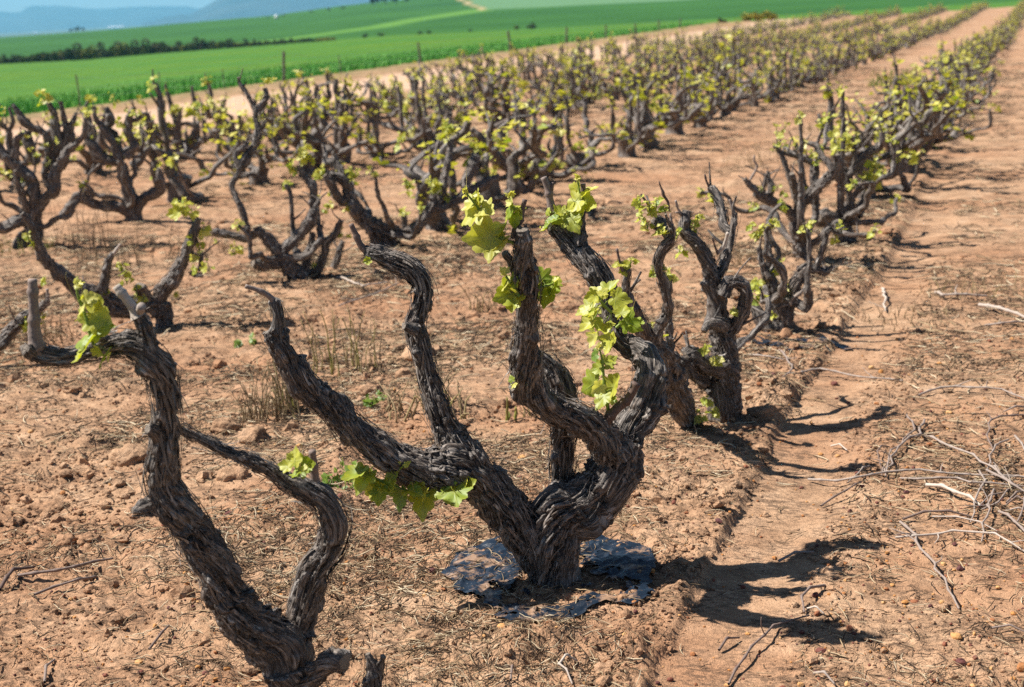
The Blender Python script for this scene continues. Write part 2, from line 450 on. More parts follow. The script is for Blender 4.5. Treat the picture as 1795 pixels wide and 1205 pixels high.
# ------------------------------------------------------------------ far plain, mountains
PLAIN_Z = -26.0
M_PLAIN = mat_plain('distant_farmland', (0.05, 0.075, 0.03), (0.16, 0.15, 0.08), 0.0035, 0.9, 0.1, 0.0)
M_ROCK = mat_plain('mountain_slope', (0.022, 0.032, 0.036), (0.060, 0.064, 0.064), 0.004, 0.9, 0.1, 0.5, 40)
def build_plain():
    xs = np.linspace(-11000, 11000, 40); ys = np.linspace(700, 10700, 30)
    X, Y = np.meshgrid(xs, ys, indexing='ij'); idx = np.arange(X.size).reshape(X.shape)
    F = np.stack([idx[:-1, :-1], idx[1:, :-1], idx[1:, 1:], idx[:-1, 1:]], -1).reshape(-1, 4)
    o = make_obj('distant_plain', np.stack([X.ravel(), Y.ravel(), np.full(X.size, PLAIN_Z)], -1), F, None, M_PLAIN)
    tag(o, 'hazy flat farmland beyond the green hill', None, None, 'structure')
build_plain()
def mountain(name, sil, dist, depth, seed, label):
    """a ridge with real depth: front and back slopes fall to the plain"""
    xs = np.linspace(sil[0][0], sil[-1][0], 240)
    ys = np.interp(xs, [q[0] for q in sil], [q[1] for q in sil])
    V = []; rows = 33
    ts = np.linspace(-1, 1, rows)
    crest = np.array([ray(a_, b_)/np.hypot(*ray(a_, b_)[:2])*dist + CAM for a_, b_ in zip(xs, ys)])
    d = crest[:, :2]/np.linalg.norm(crest[:, :2], axis=1)[:, None]
    crest[:, 2] += 14*(fbm(P2(crest[:, 0], crest[:, 1], 0.004), 4, seed)-0.5)*sstep(PLAIN_Z, PLAIN_Z+150, crest[:, 2])
    for t in ts:
        P = crest.copy(); P[:, :2] += d*(t*depth)
        n = fbm(P2(P[:, 0], P[:, 1], 0.0022), 5, seed)
        k = np.maximum(1-abs(t), 0)
        h = np.maximum(crest[:, 2]-PLAIN_Z, 0)
        P[:, 2] = PLAIN_Z-3 + (h+3)*(k**1.25)*(1-0.55*(1-k)*k*4*np.abs(n-0.5)*2)
        V.append(P)
    V = np.concatenate(V); nx = len(xs)
    idx = np.arange(rows*nx).reshape(rows, nx)
    F = np.stack([idx[:-1, :-1], idx[:-1, 1:], idx[1:, 1:], idx[1:, :-1]], -1).reshape(-1, 4)
    o = make_obj(name, V, F, None, M_ROCK)
    tag(o, label, None, None, 'structure')
mountain('mountain_range', [(-700, 50), (-300, 20), (0, 20), (20, 22), (37, 21), (47, 13), (60, 10), (95, 10), (120, 11), (142, 14), (168, 16), (200, 14), (240, 12), (283, 11), (330, 11), (348, 15), (420, 16), (500, 20), (600, 14), (700, 40)],
         9000, 1500, 11, 'pale blue flat topped mountain range on the horizon')
mountain('mountain', [(250, 40), (270, 37), (290, 30), (315, 26), (333, 27), (350, 17), (367, 8), (380, 0), (410, -18), (450, -34), (500, -42), (560, -40), (620, -24), (700, 5), (760, 22), (820, 34)],
         6200, 1100, 23, 'blue mountain rising behind the crest of the green hill')

# ------------------------------------------------------------------ vine wood
def catmull(P, n=14):
    P = np.asarray(P, float)
    if len(P) == 2: P = np.stack([P[0], (P[0]+P[1])/2, P[1]])
    Q = np.concatenate([[2*P[0]-P[1]], P, [2*P[-1]-P[-2]]])
    out = []
    t = np.linspace(0, 1, n, endpoint=False)[:, None]
    for i in range(len(P)-1):
        p0, p1, p2, p3 = Q[i:i+4]
        out.append(0.5*((2*p1)+(-p0+p2)*t+(2*p0-5*p1+4*p2-p3)*t*t+(-p0+3*p1-3*p2+p3)*t**3))
    out.append(P[-1:]); return np.concatenate(out)
def resample(C, step):
    s = np.concatenate([[0], np.cumsum(np.linalg.norm(np.diff(C[:, :3], axis=0), axis=1))])
    n = max(3, int(s[-1]/step)+1)
    q = np.linspace(0, s[-1], n)
    return np.stack([np.interp(q, s, C[:, k]) for k in range(C.shape[1])], -1), q
def frames(C):
    T = np.gradient(C, axis=0); T /= np.linalg.norm(T, axis=1)[:, None]+1e-12
    U = np.zeros_like(C)
    u = np.cross(T[0], [0.31, 0.77, 0.55]); u /= np.linalg.norm(u); U[0] = u
    for i in range(1, len(C)):
        u = u-T[i]*np.dot(u, T[i]); u /= np.linalg.norm(u); U[i] = u
    return T, U, np.cross(T, U)
def tube(bag, pts, step=0.01, seg=16, bark=0.0, lump=0.12, wob=0.0, seed=0, cut=True, twist=5.0, flakes=0, fib=1.0, rmin=0.0012):
    C, s = resample(catmull(pts), step)
    P = C[:, :3].copy(); r = np.maximum(C[:, 3], rmin)
    T, U, W = frames(P)
    so = seed*3.71
    if wob > 0:
        rm = np.maximum(r, 0.006)
        w1 = vn(np.stack([s/0.09+so, s*0, s*0+1], -1), seed)-0.5
        w2 = vn(np.stack([s/0.09+so, s*0, s*0+7], -1), seed)-0.5
        w3 = vn(np.stack([s/0.035+so, s*0, s*0+3], -1), seed)-0.5
        k = np.minimum(1, s/0.06)
        P += (U*(w1+0.4*w3)[:, None]+W*w2[:, None])*(wob*rm*k)[:, None]
        T, U, W = frames(P)
    th = np.arange(seg)*2*math.pi/seg
    S, TH = np.meshgrid(s, th, indexing='ij')
    RR = np.repeat(r[:, None], seg, 1)
    tw = TH + twist*S + 1.2*(vn(np.stack([S.ravel()*4+so, S.ravel()*0, S.ravel()*0], -1), seed+5)-0.5).reshape(S.shape)
    cx, sx_ = np.cos(tw), np.sin(tw)
    bx, by = (RR*cx).ravel(), (RR*sx_).ravel()
    lowq = np.stack([np.cos(TH).ravel()*1.1+so, np.sin(TH).ravel()*1.1, S.ravel()/np.maximum(RR.ravel(), 0.008)*0.33+so], -1)
    D = lump*2*(fbm(lowq, 3, seed+1)-0.5)
    if bark > 0:
        f = fib
        wx = (fbm(np.stack([bx*30+so, by*30, S.ravel()*16], -1), 2, seed+9)-0.5)*1.7
        q1 = np.stack([bx*58*f+so+wx*1.6, by*58*f+wx*1.6, S.ravel()*5.0], -1)
        q2 = np.stack([bx*135*f+so+wx*3, by*135*f-wx*2, S.ravel()*14.0+wx], -1)
        n1 = 1-(1-np.abs(2*vn(q1, seed+2)-1))**4; n2 = 1-(1-np.abs(2*vn(q2, seed+3)-1))**3
        cord = vn(q1*np.array([0.55, 0.55, 0.6])+31, seed+12)
        q3 = np.stack([bx*270*f+so, by*270*f, S.ravel()*60.0], -1)
        n3 = vn(q3, seed+4)
        knob = np.clip(fbm(np.stack([bx*26+so, by*26, S.ravel()*24], -1), 3, seed+6)-0.56, 0, 1)
        # pruning scars and swollen nodes, scattered round the arm
        rk = np.random.default_rng(seed*7+3); pos = 0.03
        while pos < s[-1]-0.01:
            j = int(np.searchsorted(s, pos)); j = min(j, len(s)-1); rj = max(r[j], 0.006)
            a0 = rk.uniform(0, 2*math.pi); am = rk.uniform(0.15, 0.62)*min(1, 0.035/rj); wd = rj*rk.uniform(0.35, 0.8)
            dth = np.abs((TH-a0+math.pi) % (2*math.pi)-math.pi)*rj
            g_ = np.exp(-((S-pos)**2+dth**2)/(wd*wd))
            if rk.random() < 0.25: g_ = g_-1.3*np.exp(-((S-pos)**2+dth**2)/(wd*wd*0.16))     # hollow eye
            D = D + (am*g_).ravel()
            pos += rk.uniform(0.02, 0.075)
        pm = fbm(np.stack([bx*17+so, by*17, S.ravel()*13], -1), 3, seed+14)
        pm = 0.15+1.9*np.clip((pm-0.34)*3.2, 0, 1)
        cr = vn(np.stack([bx*60+so, by*60, S.ravel()*55], -1), seed+15); crk = (1-np.abs(2*cr-1))**6
        plate = vn(np.stack([bx*24+so, by*24, S.ravel()*4.5], -1), seed+16); plate = np.floor(plate*5)/5
        D = D + bark*(pm*(0.70*(n1-0.8)+0.42*(n2-0.75)-0.35*crk)+0.22*(n3-0.5)+0.75*(cord-0.5)+0.55*(plate-0.4)+1.5*knob)
    D = D.reshape(S.shape)
    rad = RR*(1+np.clip(D, -0.55, 0.9))
    V = P[:, None, :] + U[:, None, :]*(np.cos(TH)*rad)[..., None] + W[:, None, :]*(np.sin(TH)*rad)[..., None]
    n = len(s)
    idx = np.arange(n*seg).reshape(n, seg)
    nx = np.roll(idx, -1, axis=1)
    Q = np.stack([idx[:-1], nx[:-1], nx[1:], idx[1:]], -1).reshape(-1, 4)
    V = V.reshape(-1, 3)
    bk = np.stack([bx+seed*0.37, by, S.ravel()+seed*0.9], -1)
    # ends: an inner ring and a centre point
    def cap(ring, c, tdir, flip, pale):
        e = V[ring]; inner = c + (e-c)*0.80 + tdir*0.04*np.linalg.norm(e-c, axis=1).mean()
        k = len(ring)
        Vc = np.concatenate([e, inner, [c+tdir*0.01*np.linalg.norm(e-c, axis=1).mean()]])
        a = np.arange(k); b = np.roll(a, -1)
        q = np.stack([a, b, b+k, a+k], -1); t = np.stack([a+k, b+k, np.full(k, 2*k)], -1)
        if flip: q = q[:, ::-1]; t = t[:, ::-1]
        cu = np.concatenate([np.zeros(k), np.full(k+1, pale)])
        bag.add(Vc, q, t, bk=np.repeat(bk[ring].mean(0)[None], 2*k+1, 0)+(Vc-c), cut=cu)
    bag.add(V, Q, None, bk=bk, cut=np.zeros(len(V)))
    cap(idx[-1], P[-1], T[-1], False, 0.8 if cut else 0.0)
    rng = np.random.default_rng(seed+1000)
    for _ in range(flakes):      # peeling strips of bark
        i0 = rng.integers(2, n-3); j = rng.uniform(0, 2*math.pi)
        ln = rng.uniform(0.02, 0.12); k = max(4, int(ln/0.008))
        di = 1 if rng.random() < 0.5 else -1
        ii = np.clip(i0 + di*np.linspace(0, ln/step, k), 0, n-1)
        def L_(A): return np.stack([np.interp(ii, np.arange(n), A[:, q]) for q in range(3)], -1)
        c = L_(P); u = L_(U); w = L_(W); rr = np.interp(ii, np.arange(n), r)
        tt = np.linspace(0, 1, k)
        ang = j - twist*(ii-i0)*step + rng.normal(0, 0.25)*tt
        lift = rr*1.06+0.001 + rng.exponential(0.007)*tt**2+0.002*tt
        cen = c + u*(np.cos(ang)*lift)[:, None] + w*(np.sin(ang)*lift)[:, None]
        side = -u*np.sin(ang)[:, None]+w*np.cos(ang)[:, None]
        wd = rng.uniform(0.0010, 0.0046)*(1-0.75*tt)
        outw = u*np.cos(ang)[:, None]+w*np.sin(ang)[:, None]
        Vf = np.stack([cen-side*wd[:, None], cen+outw*0.0011, cen+side*wd[:, None]], 1).reshape(-1, 3)
        a = np.arange(k-1)*3
        q = np.concatenate([np.stack([a, a+1, a+4, a+3], -1), np.stack([a+1, a+2, a+5, a+4], -1)])
        bag.add(Vf, q, None, bk=Vf*0.3+np.array([seed*0.37, j, 0]), cut=np.full(len(Vf), rng.choice([0, 0, 0.3])))
    return P, r, T, U, W
def tint_tube(bag, pts, tint, step=0.015, seg=6, nodes=True, seed=0):
    """thin cane, twig or shoot with swollen nodes"""
    C, s = resample(catmull(pts, 8), step)
    P = C[:, :3]; r = C[:, 3].copy()
    if nodes:
        ph = (s/0.055+seed*0.37) % 1.0
        r = r*(1+0.35*np.exp(-((ph-0.5)/0.10)**2))
    T, U, W = frames(P)
    th = np.arange(seg)*2*math.pi/seg
    V = P[:, None]+U[:, None]*(np.cos(th)[None]*r[:, None])[..., None]+W[:, None]*(np.sin(th)[None]*r[:, None])[..., None]
    n = len(s); idx = np.arange(n*seg).reshape(n, seg); nx = np.roll(idx, -1, 1)
    Q = np.stack([idx[:-1], nx[:-1], nx[1:], idx[1:]], -1).reshape(-1, 4)
    V = np.concatenate([V.reshape(-1, 3), P[-1:]])
    Tt = np.stack([idx[-1], nx[-1], np.full(seg, n*seg)], -1)
    bag.add(V, Q, Tt, tint=np.full(len(V), tint))

# ------------------------------------------------------------------ leaves
HALF = [(0.0, 0.0, 1), (0.06, -0.13, 0), (0.20, -0.25, 0), (0.36, -0.22, 1), (0.43, -0.08, 0), (0.40, 0.02, 0), (0.52, 0.05, 0), (0.63, 0.16, 1), (0.56, 0.30, 0), (0.42, 0.34, 0),
        (0.36, 0.33, 0), (0.41, 0.47, 0), (0.36, 0.60, 0), (0.22, 0.68, 0), (0.12, 0.82, 0), (0.0, 0.98, 1)]
def leaf_outline(teeth):
    h = HALF
    full = h + [(-x, y, v) for x, y, v in reversed(h[1:-1])]
    if not teeth: return [full[i] for i in (0, 2, 4, 7, 10, 12, 15, 18, 20, 23, 26, 28)]
    out = []
    n = len(full)
    for i in range(n):
        a = full[i]; b = full[(i+1) % n]
        out.append(a)
        if i in (0, n-1): continue
        mx, my = (a[0]+b[0])/2, (a[1]+b[1])/2
        d = math.hypot(mx, my-0.2)+1e-6
        out.append((mx+mx/d*0.035, my+(my-0.2)/d*0.035, 0))
    return out
OUT_HI, OUT_LO = leaf_outline(True), leaf_outline(False)
def leaf(bag, pos, size, nrm, up, rng, tint, hi=True, curl=None):
    O = OUT_HI if hi else OUT_LO
    o = np.array([(x, y) for x, y, v in O]); ve = np.array([v for *_, v in O], float)
    c = np.array([0.0, 0.12])
    k = len(o)
    rings = (0.34, 0.68, 1.0) if hi else (1.0,)
    pts = [c[None]]; vv = [np.ones(1)]
    for q in rings: pts.append(c+(o-c)*q); vv.append(ve*(1-0.35*q))
    p = np.concatenate(pts); vv = np.concatenate(vv)
    asym = rng.uniform(0.88, 1.12)
    p = p*np.array([asym, 1.0])
    curl = rng.uniform(-0.35, 0.5) if curl is None else curl
    rr = np.hypot(p[:, 0], p[:, 1]-0.12)
    fold = rng.uniform(0.0, 0.55)
    z = curl*rr**2*0.9 + fold*np.abs(p[:, 0])*0.8 + 0.07*np.sin(p[:, 0]*9+rng.uniform(0, 6))*np.cos(p[:, 1]*8+rng.uniform(0, 6))*rr*1.6
    z += 0.02*vv*(1 if hi else 0)
    nrm = np.asarray(nrm, float); nrm /= np.linalg.norm(nrm)+1e-9
    up = np.asarray(up, float); up = up-nrm*np.dot(up, nrm); up /= np.linalg.norm(up)+1e-9
    sd_ = np.cross(up, nrm)
    V = np.asarray(pos)+size*(p[:, :1]*sd_+p[:, 1:2]*up+z[:, None]*nrm)
    a = np.arange(k); b = np.roll(a, -1)
    T = np.stack([np.zeros(k, int), a+1, b+1], -1)
    Q = [np.stack([a+1+i*k, a+1+(i+1)*k, b+1+(i+1)*k, b+1+i*k], -1) for i in range(len(rings)-1)]
    edge = np.concatenate([np.zeros(1)]+[np.full(k, 0.10*q**3) for q in rings])
    bag.add(V, np.concatenate(Q) if Q else None, T, tint=np.clip(tint+edge+0*vv, 0, 1), vein=vv if hi else vv*0)
def rnd_unit(rng):
    v = rng.normal(size=3); return v/np.linalg.norm(v)
def petiole(bag, a, b, r=0.0011):
    a = np.asarray(a); b = np.asarray(b); m_ = (a+b)/2+np.array([0, 0, 0.004])
    tint_tube(bag, [(*a, r), (*m_, r), (*b, r*0.9)], 0.5, 0.012, 5, False)
VIEW = -cF
def leaf_nrm(rng, face=0.6):
    n = np.array([0, -0.35, 0.75])*1.0 + VIEW*face*0.5 + rnd_unit(rng)*0.75 + np.array([-0.25, 0, 0])
    return n/np.linalg.norm(n)
def make_cluster(leaves, stems, c, spread, n, size, rng, tint=0.55, hi=False, root=None):
    """a young shoot: short green stem with leaves round it"""
    c = np.asarray(c, float)
    root = c-np.array([0, 0, spread*0.8]) if root is None else np.asarray(root, float)
    tip = c+np.array([rng.normal(0, 0.3), rng.normal(0, 0.3), rng.uniform(0.5, 1.1)])*spread
    if stems is not None:
        tint_tube(stems, [(*root, 0.0026), (*((root+tip)/2+rnd_unit(rng)*0.006), 0.0022), (*tip, 0.0012)], rng.uniform(0.35, 0.75), 0.02, 5, False)
    for i in range(n):
        t = (i+0.5)/n
        b = root+(tip-root)*t
        dirn = rnd_unit(rng); dirn[2] = dirn[2]*0.5+0.1
        p = b+dirn*spread*rng.uniform(0.35, 1.0)
        sz = size*rng.uniform(0.55, 1.15)*(1.15-0.6*t)
        up = dirn*0.9+np.array([0, 0, -0.35])+rnd_unit(rng)*0.3
        leaf(leaves, p, sz, leaf_nrm(rng), up, rng, np.clip(tint+rng.normal(0, 0.16)+0.15*t, 0, 1), hi)
        if hi and stems is not None: petiole(stems, b, p)
    if hi:
        for _ in range(4):   # folded, paler bud leaves at the tip
            leaf(leaves, tip+rnd_unit(rng)*0.006, size*0.28, rnd_unit(rng), np.array([0, 0, 1])+rnd_unit(rng)*0.6, rng, 0.95, True, 0.9)

# ------------------------------------------------------------------ traced vines
def crop(ox, oy, s):
    return lambda *pts: [((p[0]/s)+ox, (p[1]/s)+oy, (p[2]/s if len(p) > 2 else 6/s)) for p in pts]
def w3(pts, Y0, d0=0.0, d1=0.0):
    """photo positions with a real distance each: Y0+d0 at the root, Y0+d1 at the tip"""
    P = np.array([[p[0], p[1]] for p in pts], float)
    s = np.concatenate([[0], np.cumsum(np.hypot(*np.diff(P, axis=0).T))]); s /= max(s[-1], 1e-6)
    out = []
    for (x, y, r), t in zip(pts, s):
        Y = Y0+d0+(d1-d0)*t
        d = ray(x, y); k = Y/d[1]
        out.append((*(CAM+d*k), r*k/FPX))
    return out
class Vine:
    def __init__(s, label, base_px, group=None, q='mid', seed=1, Y=None, cat='grapevine'):
        g = gpt(*base_px)
        if Y: g = at(base_px[0], base_px[1], Y)
        s.Y = g[1]; s.seed = seed; s.rng = np.random.default_rng(seed); s.q = q; s.k = 0
        s.loc = np.array([g[0], g[1], gz(g[0], g[1])])
        s.e = tag(empty('grapevine', s.loc), label, cat, group)
        s.rk = {'hero': 0.86, 'near': 1.02, 'mid': 1.08}[q]
        s.res = {'hero': (0.0032, 0.0026, 0.40, 1.0), 'near': (0.0055, 0.005, 0.38, 0.8), 'mid': (0.011, 0.009, 0.26, 0.6)}[q]
    def wood(s, name, pts, d0=0.0, d1=0.0, flakes=None, wob=0.25, cut=True, lump=0.26, world=None, fib=1.0):
        s.k += 1
        P = world if world is not None else [(a_, b_, c_, r_*s.rk) for a_, b_, c_, r_ in w3(pts, s.Y, d0, d1)]
        if s.q != 'hero' and name == 'arm':
            mr = np.mean([q_[3] for q_ in P]); P = [(a_, b_, c_, max(r_, 0.5*mr)) for a_, b_, c_, r_ in P]
        rm = np.mean([p[3] for p in P]); st, cs, bk, _ = s.res
        seg = int(np.clip(2*math.pi*rm/cs, 10, 150))
        b = Bag()
        if flakes is None:
            ln = sum(np.linalg.norm(np.array(P[i+1][:3])-np.array(P[i][:3])) for i in range(len(P)-1))
            flakes = int(ln*{'hero': 300, 'near': 130, 'mid': 0}[s.q])
        tube(b, P, st, seg, bk, lump, wob, s.seed*31+s.k, cut, s.rng.uniform(-7, 7), flakes, fib)
        if s.q != 'hero' and name == 'arm': s.spurs(b, P)
        return b.build(name, M_BARK, s.e, s.loc)
    def arm(s, pts, d0=0.0, d1=0.0, **k):
        return s.wood('arm', pts, d0, d1, **k)
    def spurs(s, b, P):
        """short pruned spurs and dead twigs along the outer part of a limb"""
        P = np.array(P); n = len(P); rng = s.rng
        for _ in range(int(rng.integers(1, 4))):
            t = rng.uniform(0.45, 1.0)*(n-1); i = min(int(t), n-2); o = P[i]+(P[i+1]-P[i])*(t-i)
            d = rng.normal(0, 0.7, 3); d[2] = abs(d[2])+0.35; d /= np.linalg.norm(d); ln = rng.uniform(0.04, 0.13)
            r = rng.uniform(0.003, 0.0055)
            tube(b, [(*o[:3], r*1.5), (*(o[:3]+d*ln*0.5+rng.normal(0, 0.006, 3)), r), (*(o[:3]+d*ln), r*0.75)], 0.012, 7, 0, 0.25, 0, int(rng.integers(999)), True)
    def extra(s, n, H=0.6, out=0.30, z0=0.10, r0=0.021):
        """more limbs of the tangled head"""
        rng = s.rng; az0 = rng.uniform(0, 6.28); cl = []
        for i in range(n):
            az = az0+i*6.283/n+rng.normal(0, 0.4); p = np.array([0, 0, z0+rng.uniform(0, 0.06)])+s.loc
            el = rng.uniform(0.0, 0.6); pts = [(*p, r0*1.3)]; Ln = H*rng.uniform(0.8, 1.2)*1.15
            for k in range(10):
                el = np.clip(el+(1.25-el)*0.2+rng.normal(0, 0.5), -0.2, 1.6); az += rng.normal(0, 0.5)
                p = p+np.array([math.cos(az)*math.cos(el), math.sin(az)*math.cos(el), math.sin(el)])*Ln/10
                pts.append((*p, r0*(1-0.06*k)*rng.uniform(0.85, 1.2)))
            s.wood('arm', None, world=pts, flakes=0)
            x, y = project(p); lb = Bag()
            if rng.random() < 0.8: cl.append((x, y, 11, 6, p[1]-s.Y))
        if cl: s.clusters(cl, 0, 0.6)
    def cane(s, pts, d0=0.0, d1=None, tint=0.45):
        b = Bag(); s.k += 1
        tint_tube(b, w3(pts, s.Y, d0, d0 if d1 is None else d1), tint, 0.006, 10, True, s.k)
        return b.build('cane', M_CANE, s.e, s.loc)
    def shoot(s, stem, leaves, d=0.0, tint=0.55, buds=None, dj=0.02):
        """stem: photo polyline; leaves: (x, y, length, tip angle[, tint])"""
        rng = s.rng; lb = Bag(); sb = Bag()
        sw = w3(stem, s.Y, d, d) if stem else None
        if sw: tint_tube(sb, sw, 0.55, 0.006, 7, True)
        for lf in leaves:
            x, y, ln, ang = lf[:4]; t = lf[4] if len(lf) > 4 else tint
            Y = s.Y+d+rng.uniform(-dj, dj); p = at(x, y, Y)
            a = math.radians(ang); up = cR*math.cos(a)+cU*math.sin(a)
            nrm = VIEW*0.72+np.array([-0.48, 0, 0.45])+rnd_unit(rng)*0.62
            tilt = rnd_unit(rng)*0.3
            size = ln*(Y/ray(x, y)[1])/FPX*1.03
            leaf(lb, p, size, nrm, up+tilt, rng, np.clip(t+rng.normal(0, 0.07), 0, 1), True)
            if sw:
                q = np.array([c[:3] for c in sw]); dd = np.linalg.norm(q-p, axis=1); j = int(np.argmin(dd))
                if dd[j] < 0.09: petiole(sb, q[j], p)
        base = list(leaves)
        for lf in base:
            if rng.random() < 0.75:
                p = at(lf[0], lf[1], s.Y+d+rng.uniform(-dj, dj))+rng.normal(0, 0.010, 3)
                a = math.radians(lf[3]+rng.uniform(-110, 110)); up = cR*math.cos(a)+cU*math.sin(a)
                leaf(lb, p, lf[2]*rng.uniform(0.3, 0.62)*s.Y/FPX, VIEW*0.4+np.array([-0.4, 0, 0.5])+rnd_unit(rng)*0.9, up+rnd_unit(rng)*0.6, rng, np.clip(tint+0.2+rng.normal(0, 0.12), 0, 1), True)
        if sw:
            for _ in range(2):
                o = np.array(sw[rng.integers(len(sw))][:3]); dr = rnd_unit(rng)*0.03
                tint_tube(sb, [(*o, 0.0007), (*(o+dr+[0, 0, 0.01]), 0.0006), (*(o+dr*1.5+[0, 0, 0.03]), 0.0005), (*(o+dr*1.3+[0, 0, 0.045]), 0.0004)], 0.8, 0.006, 5, False)
        if buds:
            c = at(buds[0], buds[1], s.Y+d)
            for _ in range(6): leaf(lb, c+rnd_unit(rng)*0.004, rng.uniform(0.008, 0.016), rnd_unit(rng), np.array([0, 0, 1])+rnd_unit(rng)*0.7, rng, 0.97, True, 0.9)
        o = lb.build('leafy_shoot', M_LEAF, s.e, s.loc)
        if sb.n: sb.build('shoot_stem', M_STEM, o, s.loc)
        return o
    def clusters(s, cl, d=0.0, tint=0.6):
        """young leaf clusters: (x, y, radius px, n)"""
        rng = s.rng; lb = Bag()
        for c in cl:
            x, y, R, n = c[:4]; dd = c[4] if len(c) > 4 else d
            Y = s.Y+dd; k = (Y/ray(x, y)[1])/FPX
            if s.q == 'mid':
                make_cluster(lb, None, at(x, y, Y), R*k*0.8, n+1, max(0.026, R*k*0.95), rng, tint, False); continue
            cb = Bag(); sb = Bag()
            make_cluster(cb, sb, at(x, y, Y), R*k*0.8, n+1, max(0.028, R*k*0.95), rng, tint, True)
            o = cb.build('leafy_shoot', M_LEAF, s.e, s.loc)
            sb.build('shoot_stem', M_STEM, o, s.loc)
        if lb.n: lb.build('foliage', M_LEAF, s.e, s.loc)

FULL = crop(0, 0, 1)
# ---- the vine in the middle, ringed by black plastic
v = Vine('large old grapevine in sharp focus whose trunk stands in a ring of torn black plastic', (972, 1030), q='hero', seed=3)
v.wood('trunk', FULL((974, 1062, 62), (971, 1030, 54), (968, 985, 50), (970, 940, 52), (985, 902, 50), (1012, 880, 48)), 0, 0, flakes=40, wob=0.1, cut=False, lump=0.3)
v.arm(FULL((950, 985, 44), (925, 950, 44), (898, 912, 42), (866, 868, 39), (830, 840, 40), (790, 825, 43), (745, 822, 40), (700, 806, 36), (655, 780, 32), (622, 752, 30), (590, 722, 27), (552, 690, 25), (522, 655, 25), (500, 622, 24), (482, 592, 22), (474, 578, 17)), 0, -0.10, lump=0.3)
v.arm(FULL((484, 600, 15), (486, 575, 13), (487, 552, 12), (484, 532, 11), (487, 524, 8)), -0.10, -0.10, flakes=12)
v.cane(FULL((486, 536, 6), (470, 518, 5), (450, 508, 4.2), (430, 502, 4)), -0.10, -0.12, 0.55)
v.arm(FULL((842, 845, 40), (818, 808, 42), (795, 776, 34), (782, 748, 26), (768, 710, 23), (752, 672, 22), (742, 635, 20), (733, 600, 21), (728, 575, 20), (734, 545, 17), (741, 515, 19), (737, 492, 19), (718, 470, 20), (698, 462, 21), (676, 454, 18), (652, 444, 15), (640, 440, 11)), 0.0, 0.08, lump=0.3)
v.arm(FULL((728, 578, 14), (714, 573, 10), (707, 571, 8)), 0.0, -0.02, flakes=4)
v.cane(FULL((645, 442, 8), (632, 430, 6), (624, 412, 5), (615, 393, 4.6)), 0.08, 0.08, 0.35)
v.arm(FULL((985, 905, 50), (1022, 882, 52), (1056, 852, 50), (1082, 815, 45), (1100, 775, 38), (1116, 738, 34), (1128, 700, 31), (1137, 664, 31), (1136, 634, 28), (1118, 614, 23), (1096, 603, 22), (1080, 585, 21), (1072, 560, 19), (1066, 535, 18), (1060, 508, 22), (1046, 482, 24), (1028, 458, 22), (1008, 434, 20), (988, 412, 18), (974, 396, 15), (970, 382, 12)), 0.0, 0.34, lump=0.3)
v.arm(FULL((1018, 432, 14), (1016, 412, 12), (1020, 392, 9), (1021, 370, 7), (1020, 350, 6)), 0.29, 0.32, flakes=4)
v.cane(FULL((1021, 372, 6.5), (1018, 355, 7), (1022, 340, 5), (1022, 322, 4.5)), 0.32, 0.32, 0.25)
v.cane(FULL((972, 388, 9), (967, 365, 8), (964, 350, 6.5), (960, 330, 6), (953, 311, 5.6)), 0.34, 0.34, 0.5)
v.cane(FULL((965, 335, 3.5), (968, 327, 3), (969, 320, 2.5)), 0.34, 0.34, 0.3)
v.arm(FULL((1078, 800, 38), (1056, 762, 34), (1022, 736, 30), (988, 726, 29), (958, 712, 29), (936, 690, 28), (925, 662, 30), (924, 625, 29), (924, 592, 26), (926, 560, 22), (928, 525, 22), (924, 495, 27), (919, 465, 22), (917, 438, 18), (916, 412, 15), (914, 402, 12)), 0.0, -0.30, lump=0.3)
v.arm(FULL((918, 492, 15), (906, 478, 13), (894, 458, 10), (884, 444, 8)), -0.22, -0.26, flakes=3)
v.arm(FULL((918, 450, 10), (908, 440, 7), (904, 432, 6)), -0.26, -0.28, flakes=1)
v.arm(FULL((930, 482, 11), (936, 476, 10), (937, 470, 9)), -0.25, -0.28, flakes=0)
v.cane(FULL((932, 470, 5), (936, 462, 3.5), (940, 455, 3)), -0.26, -0.26, 0.05)
v.cane(FULL((902, 418, 8), (905, 398, 6.5), (912, 385, 6), (916, 368, 4.6), (920, 350, 4.4)), -0.27, -0.27, 0.22)
v.cane(FULL((922, 402, 4), (921, 395, 3)), -0.27, -0.27, 0.2)
v.arm(FULL((926, 680, 26), (908, 678, 16), (896, 675, 12)), -0.11, -0.14, flakes=4)
v.arm(FULL((1000, 900, 32), (986, 868, 26), (982, 830, 23), (986, 790, 24), (990, 745, 27), (988, 700, 28), (978, 665, 25), (962, 638, 20), (944, 622, 16)), 0.08, 0.06, lump=0.3)
v.cane(FULL((1062, 738, 9), (1082, 716, 8.5), (1102, 698, 8), (1116, 672, 7)), -0.03, -0.03, 0.12)
v.shoot(FULL((903, 427, 3.2), (880, 418, 3), (862, 400, 2.6), (845, 375, 2.2), (830, 354, 2), (818, 340, 1.5)),
        [(842, 364, 50, 215, .72), (846, 366, 34, 320, .75), (832, 352, 30, 195, .62), (868, 416, 58, 185, .66), (864, 412, 52, 262, .78), (876, 412, 34, 62, .6), (834, 352, 18, 68, .5), (880, 418, 46, 250, .6), (858, 400, 34, 210, .7)], -0.28, buds=(816, 338))
v.shoot(FULL((908, 397, 2.4), (902, 385, 2.2), (897, 368, 1.8), (894, 347, 1.3)),
        [(896, 366, 27, 200, .35), (897, 357, 18, 150, .98), (903, 372, 23, 25, .5), (901, 377, 26, 250, .55), (903, 368, 16, 75, .55)], -0.27, buds=(895, 344))
